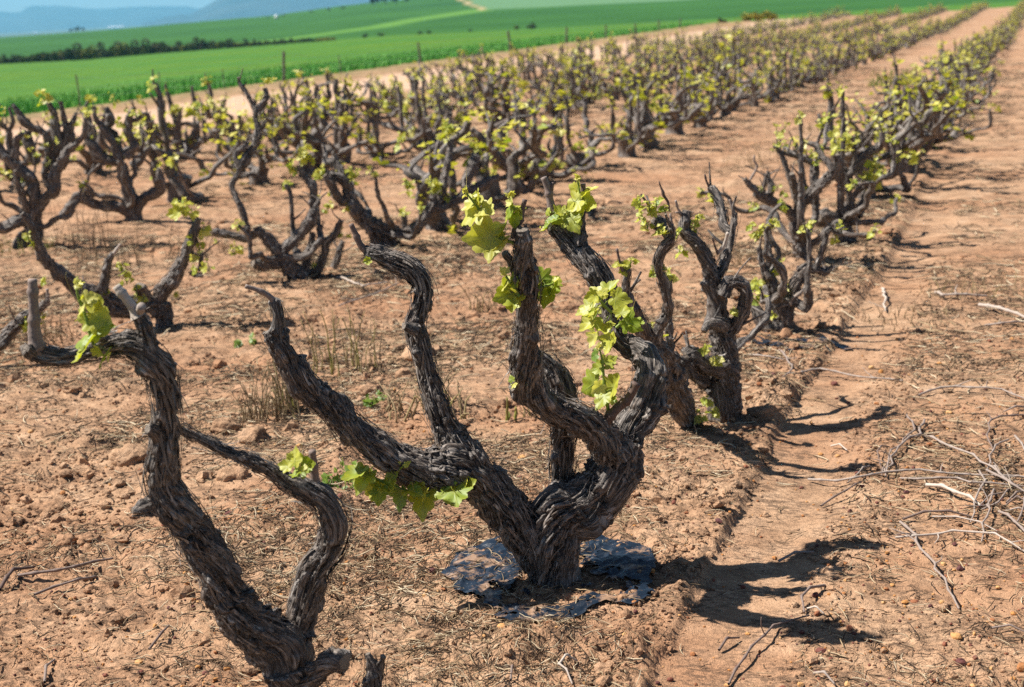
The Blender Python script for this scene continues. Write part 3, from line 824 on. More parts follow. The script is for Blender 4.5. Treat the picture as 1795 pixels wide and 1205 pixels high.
v.shoot(FULL((1012, 388, 2.6), (998, 376, 2.4), (994, 370, 2)),
        [(998, 374, 30, 66, .62), (1006, 378, 38, 15, .5), (1000, 382, 34, 285, .42), (990, 382, 26, 200, .5), (985, 374, 20, 120, .8), (976, 384, 20, 165, .3), (964, 392, 20, 170, .45), (958, 402, 13, 200, .8), (960, 376, 14, 120, .3)], 0.31)
v.shoot(FULL((1021, 372, 2.2), (1017, 345, 2), (1014, 325, 1.4), (1012, 315, 1.1)),
        [(1017, 352, 34, 205, .6), (1014, 335, 26, 165, .75), (1024, 343, 30, 65, .7), (1025, 352, 34, 345, .6)], 0.31, buds=(1012, 312))
v.shoot(FULL((910, 520, 3), (902, 505, 2.6), (894, 495, 2.2), (887, 485, 2)),
        [(904, 512, 46, 206, .58), (892, 494, 28, 220, .66), (896, 505, 22, 250, .4), (897, 528, 24, 262, .5), (888, 480, 16, 150, .85), (905, 500, 24, 120, .45)], -0.26)
v.shoot(FULL((940, 506, 2.8), (956, 502, 2.4), (968, 498, 2)),
        [(964, 500, 44, 276, .3), (952, 494, 36, 128, .3), (968, 498, 27, 62, .45), (972, 496, 26, 312, .35)], -0.22)
v.shoot(FULL((1072, 548, 3), (1058, 535, 2.6), (1048, 520, 2.2)),
        [(1052, 522, 30, 132, .75), (1046, 518, 26, 205, .7), (1062, 514, 32, 20, .55), (1076, 522, 34, 345, .45), (1040, 540, 34, 215, .6), (1044, 556, 34, 200, .58), (1038, 565, 30, 245, .7), (1060, 568, 30, 290, .72), (1044, 585, 28, 235, .78), (1070, 588, 38, 262, .66), (1060, 600, 30, 295, .75), (1030, 545, 20, 150, .8)], 0.10, dj=0.05)
v.shoot(FULL((1080, 575, 2.8), (1094, 562, 2.4)), [(1096, 562, 38, 338, .32), (1090, 552, 24, 85, .55), (1108, 566, 28, 300, .3), (1100, 555, 22, 40, .4)], 0.16)
v.shoot(FULL((1067, 724, 3.4), (1061, 690, 3), (1058, 660, 2.6), (1056, 635, 2), (1051, 612, 1.4)),
        [(1046, 670, 42, 196, .45), (1074, 682, 38, 12, .55), (1060, 692, 32, 228, .5), (1055, 642, 26, 190, .45), (1061, 640, 26, 35, .45), (1047, 622, 20, 185, .1), (1070, 706, 20, 65, .35)], -0.02, buds=(1050, 610))
v.shoot(FULL((800, 845, 3.2), (770, 866, 2.8), (735, 868, 2.6), (700, 856, 2.4), (665, 842, 2.2), (640, 826, 1.8)),
        [(634, 824, 42, 255, .45), (646, 830, 44, 262, .4), (652, 850, 28, 285, .55), (674, 844, 44, 280, .32), (668, 860, 32, 262, .42), (704, 858, 40, 262, .2), (716, 860, 36, 295, .25), (746, 864, 54, 268, .3), (740, 862, 28, 140, .35), (796, 858, 48, 283, .35), (797, 850, 28, 62, .6), (812, 856, 30, 8, .4)], -0.10)
v.shoot(None, [(710, 817, 14, 60, .6), (708, 817, 14, 170, .55)], -0.13)
v.shoot(None, [(904, 672, 15, 180, .85), (908, 668, 13, 60, .8), (898, 668, 12, 120, .4)], -0.17)
v.shoot(None, [(648, 456, 14, 190, .5), (648, 458, 10, 260, .45)], 0.04)
HERO_LOC = v.loc.copy()

# ---- the vine at the front left, its base below the picture
v = Vine('dark twisted grapevine at the front left, its long arm bent over with pale cut spurs', (510, 1262), q='hero', seed=5)
v.wood('trunk', FULL((528, 1300, 58), (522, 1250, 50), (516, 1212, 46), (500, 1165, 46)), 0, -0.05, flakes=20, cut=False, wob=0.1)
v.arm(FULL((508, 1175, 44), (482, 1130, 49), (440, 1090, 46), (405, 1045, 40), (382, 1002, 37), (358, 960, 37), (330, 915, 38), (300, 882, 37), (283, 848, 33), (282, 808, 31), (288, 768, 27), (292, 728, 26), (288, 690, 27), (278, 652, 29), (258, 620, 29), (228, 602, 27), (195, 604, 24), (158, 616, 19), (120, 626, 17), (88, 626, 19), (66, 620, 20), (58, 612, 15)), -0.04, -0.22, lump=0.3)
v.arm(FULL((262, 612, 22), (252, 585, 19), (244, 562, 17), (240, 548, 15)), -0.18, -0.2, flakes=6)
v.cane(FULL((242, 556, 11), (232, 538, 9), (218, 520, 8), (203, 501, 7.5)), -0.2, -0.2, 0.95)
v.cane(FULL((244, 550, 8), (247, 540, 8), (249, 537, 7)), -0.2, -0.22, 0.75)
v.cane(FULL((66, 622, 15), (63, 600, 13), (60, 578, 11), (60, 558, 9), (58, 520, 8.5), (57, 490, 8)), -0.22, -0.22, 0.5)
v.arm(FULL((60, 622, 14), (50, 616, 13), (43, 612, 11)), -0.22, -0.25, flakes=0)
v.arm(FULL((290, 880, 26), (268, 888, 22), (248, 892, 15), (232, 895, 8)), -0.12, -0.16, flakes=10)
v.arm(FULL((284, 770, 18), (268, 755, 13), (258, 752, 9)), -0.15, -0.18, flakes=3)
v.arm(FULL((524, 1210, 32), (520, 1160, 30), (520, 1120, 28), (526, 1082, 27), (536, 1040, 29), (556, 1000, 30), (578, 966, 29), (588, 930, 28), (580, 900, 26), (562, 878, 22), (542, 866, 21), (512, 848, 20), (480, 826, 16), (450, 810, 15), (425, 800, 12), (395, 790, 9), (355, 772, 8), (320, 755, 7), (290, 738, 6.5)), 0.02, -0.12)
v.cane(FULL((556, 878, 10), (553, 850, 8.5), (550, 820, 7), (547, 790, 6.5)), -0.04, -0.05, 0.42)
v.arm(FULL((532, 1200, 30), (548, 1180, 28), (572, 1165, 25), (596, 1158, 22), (606, 1160, 19)), -0.05, -0.14, flakes=8)
v.arm(FULL((575, 1160, 13), (578, 1145, 11), (581, 1138, 10)), -0.1, -0.12, flakes=0)
v.arm(FULL((648, 1290, 22), (652, 1230, 20), (656, 1190, 18), (650, 1160, 11), (644, 1146, 5)), -0.12, -0.14, flakes=10)
v.arm(FULL((658, 1195, 13), (666, 1170, 10), (671, 1150, 7)), -0.12, -0.16, flakes=3)
v.shoot(FULL((165, 604, 4), (156, 575, 3.6), (147, 545, 3), (137, 520, 2.4), (134, 503, 1.8)),
        [(163, 594, 56, 250, .52), (156, 548, 52, 352, .68), (166, 580, 44, 12, .42), (151, 532, 32, 188, .9), (150, 528, 28, 25, .92), (146, 545, 24, 215, .6), (188, 618, 34, 290, .35), (150, 596, 30, 175, .3), (160, 600, 40, 230, .45)], -0.27, buds=(135, 500))
v.shoot(FULL((524, 836, 3), (518, 815, 2.4)), [(516, 813, 32, 98, .72), (526, 816, 34, 15, .5), (508, 818, 24, 172, .6), (524, 826, 26, 300, .35)], -0.12)

# ---- second vine of the row
C8 = crop(1130, 480, 4.0167); C6 = crop(1080, 300, 5.983); C7 = crop(1280, 180, 5.983); C3 = crop(1280, 360, 4.633)
v = Vine('gnarled grapevine directly behind the plastic ringed vine, its long arm reaching left behind it', (1240, 745), q='near', seed=7)
v.rk = 1.28
v.wood('trunk', C8((550, 1110, 95), (560, 1000, 80), (565, 850, 84), (575, 700, 74)), 0, 0, flakes=10, cut=False, wob=0.1)
v.arm(C8((570, 740, 76), (572, 640, 74), (560, 540, 66), (540, 420, 58), (520, 310, 52), (510, 200, 46), (490, 100, 44), (482, 20, 44))+C6((960, 950, 58), (905, 840, 54), (830, 730, 52), (750, 670, 50), (700, 620, 44), (715, 560, 44), (730, 470, 40), (742, 415, 28)), 0, 0.02, lump=0.22)
v.wood('trunk', C8((330, 1100, 60), (310, 1030, 62), (262, 930, 74), (210, 800, 76), (180, 690, 74)), -0.02, -0.25, flakes=10, cut=False, wob=0.1)
v.arm(C8((185, 720, 74), (170, 640, 74), (130, 560, 60), (60, 490, 50), (0, 425, 45))+FULL((1118, 566, 11), (1106, 545, 11), (1096, 520, 9)), -0.22, -0.48)
v.arm(C8((30, 460, 26))+FULL((1118, 555, 8), (1105, 530, 7), (1097, 514, 6), (1097, 497, 5), (1101, 472, 4)), -0.40, -0.50)
v.cane(FULL((1092, 476, 3), (1086, 458, 2.4), (1081, 436, 2)), -0.50, -0.50, 0.3)
v.arm(C8((70, 470, 40), (90, 410, 32), (130, 340, 30), (165, 270, 28), (162, 180, 25), (138, 90, 25), (122, 10, 25))+C6((460, 1080, 42), (440, 960, 40), (480, 840, 40), (555, 740, 40), (588, 650, 30), (578, 560, 22)), -0.36, -0.50)
v.cane(C6((585, 620, 16), (578, 530, 14), (568, 450, 12)), -0.5, -0.5, 0.6)
v.cane(C6((548, 420, 14), (545, 330, 14), (500, 260, 16), (490, 220, 14), (465, 160, 9), (450, 110, 8)), -0.42, -0.42, 0.15)
v.arm(C6((545, 700, 30), (500, 620, 40), (450, 545, 62), (420, 500, 50)), -0.48, -0.42, flakes=4)
v.arm(C8((570, 430, 46), (630, 380, 36), (680, 300, 34), (712, 200, 36), (712, 110, 36), (660, 60, 32), (590, 80, 32), (555, 160, 34)), 0, -0.04)
v.arm(C8((560, 620, 60), (480, 640, 56), (390, 610, 58), (320, 565, 56), (285, 575, 40)), -0.02, -0.08)
v.arm(C8((690, 230, 30), (670, 290, 26), (650, 350, 22), (660, 400, 16)), -0.02, -0.02)
v.arm(C8((560, 370, 40), (500, 350, 34), (440, 370, 26), (420, 410, 16)), -0.02, -0.08)
v.arm(C6((1060, 1100, 46), (1110, 1000, 44), (1150, 900, 42), (1180, 780, 40), (1215, 650, 34), (1240, 530, 28), (1250, 440, 22)), 0.02, 0.1)
v.cane(C6((1245, 450, 15), (1220, 390, 13), (1190, 300, 11)), 0.1, 0.1, 0.6)
v.arm(C6((1200, 640, 36), (1130, 570, 42), (1125, 490, 38), (1105, 400, 36), (1070, 290, 34), (1030, 215, 34), (985, 180, 26)), 0.08, 0.2)
v.cane(C6((985, 190, 15), (945, 100, 11), (930, 35, 9)), 0.2, 0.2, 0.1)
v.cane(C6((1070, 860, 22), (1125, 790, 18), (1155, 710, 16), (1172, 645, 15)), 0.02, 0.0, 0.95)
v.cane(C6((1070, 870, 16), (1040, 800, 11), (1010, 700, 8)), 0.02, 0.0, 0.3)
v.cane(C6((690, 450, 14), (650, 400, 12), (625, 310, 13)), 0.02, 0.0, 0.7)
v.cane(C6((700, 480, 12), (660, 440, 12), (625, 435, 10)), 0.02, 0.0, 0.55)
v.clusters([(1138, 362, 15, 5, -.45), (1122, 352, 10, 3, -.45), (1150, 358, 14, 4, -.45), (1167, 368, 11, 4, -.45), (1125, 382, 12, 5, -.45), (1135, 396, 11, 4, -.45), (1164, 405, 14, 5, -.48), (1186, 412, 12, 6, .0), (1190, 440, 9, 4, .0), (1214, 396, 13, 5, .04), (1225, 384, 8, 3, .04), (1248, 348, 10, 5, .2), (1151, 473, 9, 5, -.44), (1090, 465, 13, 6, -.5), (1105, 460, 10, 3, -.5), (1140, 575, 8, 3, -.3), (1158, 590, 8, 3, -.3),
            (1230, 730, 16, 5, -.1), (1248, 725, 12, 4, -.1), (1240, 706, 12, 4, -.1), (1240, 612, 9, 4, -.1), (1255, 632, 10, 4, -.1), (1288, 545, 7, 2, -.05)])

v.extra(2, 0.55)
# ---- third vine
v = Vine('squat grapevine third along the row with a low arm spreading right over the furrow', (1360, 588), q='near', seed=9)
v.wood('trunk', C3((400, 1110, 80), (395, 1040, 72), (410, 950, 70), (415, 860, 66)), 0, 0, flakes=6, cut=False)
v.arm(C3((350, 1090, 60), (300, 1000, 60), (250, 920, 58), (200, 830, 52), (150, 750, 40), (120, 690, 30)), 0, 0.1)
v.arm(C3((420, 900, 60), (390, 790, 52), (340, 640, 45), (290, 550, 36), (255, 450, 26), (238, 340, 20)), 0, 0.02)
v.arm(C3((330, 590, 28), (360, 480, 20), (395, 410, 18), (380, 350, 16), (340, 280, 14), (300, 170, 12)), 0.02, 0.1)
v.arm(C3((450, 960, 50), (475, 810, 46), (510, 690, 46), (565, 580, 44), (620, 515, 44), (700, 530, 34), (780, 545, 26), (835, 495, 16)), 0, 0)
v.arm(C3((700, 530, 28), (735, 420, 25), (770, 280, 25), (800, 195, 24), (870, 230, 18), (910, 225, 14)), 0, 0)
v.cane(C3((650, 570, 12), (590, 690, 14), (500, 765, 13), (495, 820, 8)), -0.02, -0.04, 0.75)
v.cane(C3((555, 570, 12), (545, 490, 9)), 0, 0, 0.3)
v.clusters([(1324, 415, 16, 7, .06), (1340, 402, 10, 4, .06), (1318, 398, 10, 4, .06), (1325, 500, 16, 9, .0), (1318, 520, 11, 4, .0), (1366, 468, 13, 7, .02), (1370, 505, 9, 5, -.02), (1352, 553, 7, 3, -.06), (1408, 403, 9, 5, 0), (1475, 398, 9, 4, 0), (1463, 420, 7, 3, 0), (1288, 546, 7, 3, .1)])

v.extra(3, 0.5)
# ---- fourth vine
v = Vine('tall thick limbed grapevine fourth along the row, bare grey arms crossing at its front', (1412, 466), q='near', seed=11)
v.wood('trunk', C7((800, 1760, 90), (780, 1660, 84), (740, 1500, 76), (700, 1360, 70), (690, 1250, 60)), 0, 0, flakes=0, cut=False)
v.arm(C7((690, 1260, 58), (680, 1180, 58), (740, 1080, 60), (830, 1000, 60), (920, 910, 60), (1010, 810, 55), (1080, 725, 48), (1128, 650, 40), (1122, 545, 28)), 0, -0.1)
v.arm(C7((1080, 720, 36), (1030, 630, 32), (960, 560, 28), (915, 470, 22), (890, 415, 14)), -0.1, 0)
v.arm(C7((680, 1240, 44), (600, 1130, 42), (500, 1060, 42), (400, 1020, 44), (320, 990, 44), (262, 950, 34)), 0, -0.1)
v.arm(C7((330, 990, 36), (350, 880, 22), (370, 800, 18), (372, 750, 14)), -0.08, -0.08)
v.arm(C7((400, 1010, 36), (432, 880, 34), (405, 800, 26), (398, 725, 18)), -0.06, 0)
v.arm(C7((280, 930, 32), (220, 880, 30), (150, 800, 22)), -0.1, -0.1)
v.cane(C7((210, 810, 14), (280, 680, 12), (250, 610, 10), (255, 550, 7)), -0.1, -0.1, 0.6)
v.arm(C7((720, 1110, 40), (700, 960, 42), (660, 840, 36), (645, 745, 28)), 0, -0.08)
v.arm(C7((690, 1000, 36), (640, 830, 32), (590, 690, 26), (540, 560, 24), (490, 480, 20), (450, 465, 10)), 0, 0.05)
v.arm(C7((840, 980, 34), (780, 870, 30), (760, 720, 24), (735, 590, 16), (690, 500, 10), (680, 420, 8)), 0.04, 0.14)
v.arm(C7((860, 650, 20), (740, 580, 22), (640, 545, 20), (540, 520, 16)), 0.14, 0.05)
v.cane(C7((520, 540, 9), (525, 400, 8), (500, 300, 7)), 0.1, 0.1, 0.3)
v.clusters([(1360, 231, 12, 3, .05), (1374, 224, 8, 2, .05), (1354, 262, 9, 4, .05), (1364, 254, 7, 3, .05), (1425, 272, 12, 5, 0), (1430, 285, 9, 4, 0), (1438, 262, 9, 4, 0), (1362, 330, 8, 3, -.08), (1375, 340, 8, 4, -.05), (1330, 335, 8, 4, -.1), (1321, 362, 10, 5, -.1), (1398, 256, 7, 3, .1), (1405, 330, 7, 3, 0), (1471, 256, 17, 3, 0), (1480, 240, 9, 4, 0)], 0, 0.6)

v.extra(4, 0.62)
# ---- fifth vine
v = Vine('broad grapevine fifth along the row with a thick grey stump and bright leaf heads', (1481, 430), q='near', seed=13)
v.wood('trunk', C7((1230, 1560, 100), (1210, 1470, 92), (1190, 1380, 86), (1180, 1300, 78)), 0, 0, flakes=0, cut=False)
v.arm(C7((1200, 1340, 60), (1110, 1240, 70), (1000, 1190, 70), (930, 1200, 50)), 0, -0.1)
v.arm(C7((1300, 1260, 54), (1290, 1160, 50), (1262, 1030, 45), (1238, 900, 40), (1222, 790, 38), (1195, 690, 32)), 0, 0)
v.arm(C7((1240, 800, 50), (1290, 700, 46), (1370, 590, 42), (1470, 520, 40), (1560, 470, 28)), 0, 0)
v.arm(C7((1300, 680, 40), (1310, 580, 30), (1290, 490, 26), (1300, 440, 20)), 0, 0)
v.arm(C7((1320, 490, 24), (1370, 430, 24), (1385, 380, 22), (1365, 330, 18)), 0, 0)
v.arm(C7((1110, 640, 36), (1130, 560, 34), (1090, 420, 30), (1030, 300, 30), (970, 225, 26), (920, 120, 9)), 0.05, 0.2)
v.arm(C7((1330, 1200, 56), (1400, 1060, 50), (1440, 930, 40), (1460, 860, 30)), 0, 0.1)
v.clusters([(1462, 245, 14, 4, 0), (1474, 258, 18, 3, -.02), (1479, 233, 8, 4, 0), (1492, 250, 12, 6, 0), (1500, 240, 8, 4, 0), (1437, 222, 8, 3, .2), (1445, 226, 8, 4, .2), (1440, 236, 9, 4, .2), (1448, 245, 7, 3, .2), (1520, 310, 20, 9, 0), (1530, 285, 14, 7, 0), (1515, 325, 12, 6, 0), (1535, 295, 12, 6, 0), (1545, 300, 10, 5, .05)], 0, 0.6)

v.extra(6, 0.62)
# ---- second row, left of the centre
A4 = crop(0, 370, 4.4625); B4 = crop(350, 360, 4.4625); Z5 = crop(0, 140, 5.02); Y5 = crop(350, 140, 5.02); D5 = crop(690, 180, 5.02)
v = Vine('grapevine at left with a long arm sweeping left and a leafy arm rising right', (290, 578), q='near', seed=21)
v.wood('trunk', A4((1290, 970, 75), (1290, 900, 66), (1288, 800, 62), (1270, 720, 60)), 0, 0, flakes=0, cut=False)
v.arm(A4((1240, 740, 58), (1250, 680, 60), (1300, 600, 62), (1370, 510, 56), (1440, 380, 46), (1490, 250, 42), (1530, 140, 34), (1555, 60, 24)), 0, 0)
v.arm(A4((1270, 760, 66), (1170, 740, 66), (1060, 740, 74), (950, 750, 78), (850, 700, 72), (700, 640, 60), (560, 560, 54), (430, 460, 50), (335, 350, 44), (285, 240, 32), (255, 140, 26), (215, 70, 18), (170, 20, 10)), 0, -0.25)
v.arm(A4((800, 680, 46), (800, 600, 44), (825, 500, 36), (850, 400, 28), (880, 325, 18)), -0.1, -0.1)
v.cane(A4((885, 345, 16), (915, 300, 12), (942, 260, 10)), -0.1, -0.1, 0.85)
v.arm(A4((1150, 740, 54), (1130, 660, 50), (1095, 590, 38)), 0, -0.08)
v.arm(A4((1500, 480, 26), (1540, 500, 22), (1580, 510, 16)), 0, -0.04)
v.arm(A4((1560, 470, 16), (1575, 400, 16), (1570, 330, 10)), 0, 0)
v.clusters([(322, 368, 24, 7, -.02), (338, 372, 14, 5, -.02), (356, 402, 14, 6, 0), (338, 420, 11, 5, -.03), (346, 444, 12, 5, -.02), (350, 425, 9, 4, 0), (366, 468, 15, 2, -.06), (337, 470, 9, 3, -.06), (215, 472, 14, 6, -.1), (222, 492, 12, 5, -.1), (238, 510, 11, 5, -.1), (250, 524, 9, 4, -.1), (50, 418, 12, 4, -.25), (55, 428, 8, 3, -.25), (78, 490, 10, 2, -.25), (310, 518, 7, 3, 0), (188, 512, 8, 3, -.1)])

v = Vine('grapevine whose long arm runs in from the left edge of the picture near the ground', (-70, 650), q='near', seed=22)
v.wood('trunk', FULL((-70, 660, 22), (-62, 630, 20), (-45, 610, 16)), 0, 0, cut=False, flakes=0)
v.arm(A4((-230, 1080, 60), (-100, 1070, 52), (0, 1030, 48), (100, 930, 44), (190, 830, 38), (290, 780, 36), (350, 730, 32), (380, 700, 28)), 0, 0)
v.cane(A4((370, 740, 16), (375, 680, 13), (368, 610, 10)), 0, 0, 0.6)
v.clusters([(46, 568, 14, 6, -.03), (76, 560, 12, 2, 0), (40, 572, 8, 3, 0)])

v = Vine('low spreading grapevine with a tall slim arm leaning right above its left limb', (520, 496), q='near', seed=23)
v.wood('trunk', B4((780, 650, 100), (765, 590, 86), (725, 520, 70), (690, 470, 62)), 0, 0, flakes=0, cut=False)
v.arm(B4((720, 520, 68), (650, 410, 52), (590, 330, 46), (525, 255, 42), (465, 200, 36), (430, 225, 30), (365, 258, 28), (290, 250, 25), (210, 230, 30), (140, 220, 34), (100, 205, 26)), 0, 0)
v.arm(B4((640, 440, 48), (570, 450, 48), (490, 460, 50), (415, 450, 36)), 0, -0.08)
v.arm(B4((650, 370, 40), (700, 310, 40), (790, 230, 36), (855, 135, 40), (888, 50, 34))+Y5((1000, 1130, 28), (1000, 1010, 30), (985, 920, 34), (920, 850, 26), (870, 760, 14)), 0, 0.1)
v.arm(Y5((1010, 1120, 20), (1040, 1080, 16), (1065, 1045, 9)), 0.02, 0.02)
v.arm(B4((810, 560, 44), (835, 480, 40), (845, 400, 34), (870, 310, 26), (880, 210, 20)), 0.05, 0.1)
v.arm(B4((880, 530, 36), (940, 460, 32), (975, 370, 32), (990, 290, 34), (1060, 220, 28), (1110, 120, 22)), 0.1, 0.1)
v.arm(B4((1050, 490, 24), (1085, 400, 26), (1100, 330, 22), (1120, 280, 16)), 0.25, 0.25)
v.arm(Y5((400, 1250, 26), (385, 1180, 28), (335, 1060, 30), (280, 940, 22), (330, 850, 24), (365, 770, 42), (410, 690, 42), (470, 600, 34), (505, 520, 36), (510, 430, 26), (492, 330, 26), (510, 270, 30), (560, 220, 26), (592, 150, 24), (575, 75, 18)), 0, 0.2)
v.arm(Y5((505, 290, 22), (460, 200, 22), (410, 110, 20), (340, 15, 12)), 0.16, 0.2)
v.arm(Y5((365, 770, 26), (315, 690, 20), (330, 640, 22), (400, 590, 22), (432, 545, 16)), 0.06, 0.1)
v.arm(Y5((510, 470, 20), (550, 420, 20), (585, 370, 18), (650, 350, 16)), 0.14, 0.14)
v.arm(B4((385, 250, 20), (375, 190, 22), (350, 100, 20), (320, 10, 20)), -0.02, 0)
v.clusters([(540, 272, 20, 9, .1), (530, 258, 12, 3, .1), (512, 287, 14, 6, .1), (520, 298, 9, 4, .1), (548, 282, 10, 5, .1), (462, 145, 10, 5, .2), (474, 142, 8, 4, .2), (463, 205, 10, 5, .15), (485, 215, 9, 4, .15), (422, 392, 9, 4, 0), (414, 436, 12, 6, -.03), (408, 442, 8, 3, -.03), (380, 424, 8, 3, 0), (602, 410, 12, 5, .12), (574, 366, 10, 4, .12), (550, 467, 7, 3, 0)])

v.extra(3, 0.45)
v = Vine('grapevine with a thick leaning trunk behind the left arm of the plastic ringed vine', (672, 438), q='near', seed=24)
v.wood('trunk', B4((1450, 390, 110), (1435, 330, 94), (1400, 230, 80), (1350, 160, 72)), 0, 0, flakes=0, cut=False)
v.arm(B4((1380, 190, 72), (1290, 110, 64), (1210, 30, 58))+Y5((1320, 1030, 52), (1280, 900, 48), (1210, 860, 50), (1140, 850, 40), (1095, 800, 24)), 0, 0)
v.arm(Y5((1320, 1030, 46), (1250, 1080, 44), (1190, 1000, 40), (1150, 900, 38), (1100, 840, 26)), 0, -0.08)
v.arm(Y5((1270, 900, 40), (1240, 800, 36), (1200, 710, 26), (1190, 655, 14)), 0, 0.05)
v.arm(Y5((1250, 830, 30), (1190, 740, 30), (1120, 720, 30), (1100, 640, 18), (1080, 560, 8)), 0.05, 0.15)
v.arm(B4((1440, 230, 50), (1520, 205, 44), (1610, 195, 44), (1710, 150, 44), (1775, 70, 38))+D5((350, 880, 36), (320, 820, 26)), 0, 0.05)
v.arm(B4((1610, 190, 26), (1600, 110, 22), (1590, 60, 18)), 0.02, 0.02)
v.arm(D5((330, 930, 36), (430, 920, 40), (540, 860, 40), (640, 820, 44), (720, 770, 44), (830, 700, 40), (930, 650, 26)), 0.05, 0.3)
v.arm(D5((640, 800, 36), (630, 700, 40), (680, 600, 44), (720, 500, 40), (730, 420, 24)), 0.15, 0.3)
v.arm(D5((380, 930, 30), (430, 760, 30), (455, 640, 30), (490, 480, 26), (500, 330, 24)), 0.05, 0.3)
v.clusters([(562, 300, 12, 6, -.02), (558, 312, 10, 5, 0), (592, 310, 12, 5, 0), (598, 322, 9, 4, 0), (612, 300, 10, 5, 0), (614, 312, 8, 4, 0), (577, 360, 10, 5, -.02), (580, 340, 7, 4, 0), (612, 362, 12, 6, -.02), (624, 305, 11, 5, 0), (760, 320, 16, 9, .06), (755, 335, 10, 5, .06), (718, 330, 14, 6, .05), (712, 320, 10, 4, .05), (705, 372, 12, 5, 0), (785, 350, 9, 4, .1), (786, 232, 18, 10, .3), (782, 222, 12, 6, .3), (825, 285, 12, 6, .3), (838, 265, 12, 6, .3), (864, 240, 11, 3, .3), (822, 250, 10, 4, .3), (852, 298, 8, 3, .3), (697, 250, 15, 7, .25)])

v.extra(3, 0.5)
v = Vine('grapevine with a dark bare forked trunk just left of the tallest cut cane', (922, 346), q='mid', seed=25)
v.wood('trunk', D5((1150, 880, 62), (1150, 820, 56), (1120, 750, 50)), 0, 0, flakes=0, cut=False)
v.arm(D5((1130, 770, 48), (1080, 690, 44), (1030, 600, 40), (930, 490, 36), (870, 420, 32), (800, 350, 30), (740, 290, 28), (690, 230, 20)), 0, 0)
v.arm(D5((1160, 800, 42), (1210, 720, 34), (1230, 640, 32), (1265, 560, 32), (1275, 480, 24)), 0, 0)
v.arm(D5((1240, 660, 30), (1310, 620, 28), (1390, 570, 28), (1490, 580, 20)), 0, 0.05)
v.arm(D5((870, 430, 22), (880, 520, 20), (895, 590, 16)), 0, 0.05)
v.arm(D5((1040, 600, 12), (1080, 500, 12), (1110, 420, 8)), 0.1, 0.1)
v.clusters([(836, 265, 12, 5), (845, 250, 12, 5, .02), (868, 240, 13, 3, .02), (858, 252, 10, 4), (815, 232, 12, 6), (818, 240, 10, 4, .05), (870, 296, 10, 4), (936, 272, 14, 6), (925, 290, 12, 5), (935, 305, 11, 5), (955, 282, 14, 7), (975, 288, 12, 6), (910, 290, 9, 4), (905, 335, 11, 5), (850, 300, 8, 3), (947, 265, 10, 4)])

v.extra(3, 0.45)
# ---- third row, far left
v = Vine('many armed tall grapevine at the far left edge, its tips standing against the green field', (62, 436), q='mid', seed=26)
v.wood('trunk', FULL((40, 452, 24), (48, 430, 20), (60, 402, 15))+Z5((305, 1190, 58)), 0, 0, flakes=0, cut=False)
v.arm(Z5((300, 1250, 58), (312, 1120, 56), (308, 1010, 52), (285, 900, 48), (220, 810, 46), (110, 745, 42), (30, 650, 36), (-40, 560, 28)), 0, 0)
v.arm(Z5((270, 1230, 36), (240, 1150, 34), (200, 1040, 30), (155, 920, 26), (130, 800, 14)), 0, -0.1)
v.arm(Z5((330, 1130, 46), (400, 1050, 46), (480, 980, 48), (490, 890, 44), (500, 790, 44), (560, 710, 42), (595, 620, 36), (670, 560, 26), (735, 490, 20), (752, 400, 18), (745, 335, 12)), 0, 0)
v.arm(Z5((480, 960, 36), (430, 930, 34), (395, 820, 30), (425, 680, 28), (420, 540, 26), (390, 470, 28), (300, 430, 32), (220, 380, 38), (160, 290, 28), (108, 215, 14)), 0.05, 0.05)
v.arm(Z5((470, 880, 34), (470, 720, 34), (520, 580, 36), (490, 430, 38), (475, 300, 30), (420, 190, 18)), 0.06, 0.1)
v.arm(Z5((530, 760, 40), (560, 640, 44), (600, 510, 52), (580, 410, 30), (555, 300, 20), (532, 190, 14)), 0.1, 0.15)
v.arm(Z5((600, 460, 40), (630, 400, 26), (660, 340, 22), (668, 290, 14)), 0.12, 0.15)
v.arm(Z5((110, 720, 34), (135, 620, 32), (145, 530, 28), (200, 470, 16)), 0, 0)
v.arm(Z5((100, 700, 24), (75, 560, 20), (85, 440, 20), (112, 370, 20), (80, 240, 12)), 0, 0)
v.arm(Z5((70, 440, 14), (20, 380, 10)), 0, 0)
v.arm(Z5((330, 740, 40), (280, 640, 44), (250, 540, 46), (230, 450, 40)), 0.3, 0.3)
v.arm(Z5((300, 1210, 50), (180, 1240, 52), (50, 1300, 50), (-60, 1290, 40)), 0, -0.1)
v.clusters([(74, 166, 16, 9), (70, 182, 8, 4), (86, 202, 10, 5), (138, 214, 10, 5), (152, 195, 10, 5), (38, 238, 10, 4), (81, 253, 9, 5), (95, 248, 8, 4), (86, 283, 8, 3), (9, 192, 8, 3), (72, 352, 10, 5), (44, 316, 8, 4), (52, 338, 8, 3), (8, 300, 12, 6, .2), (50, 420, 8, 3)])

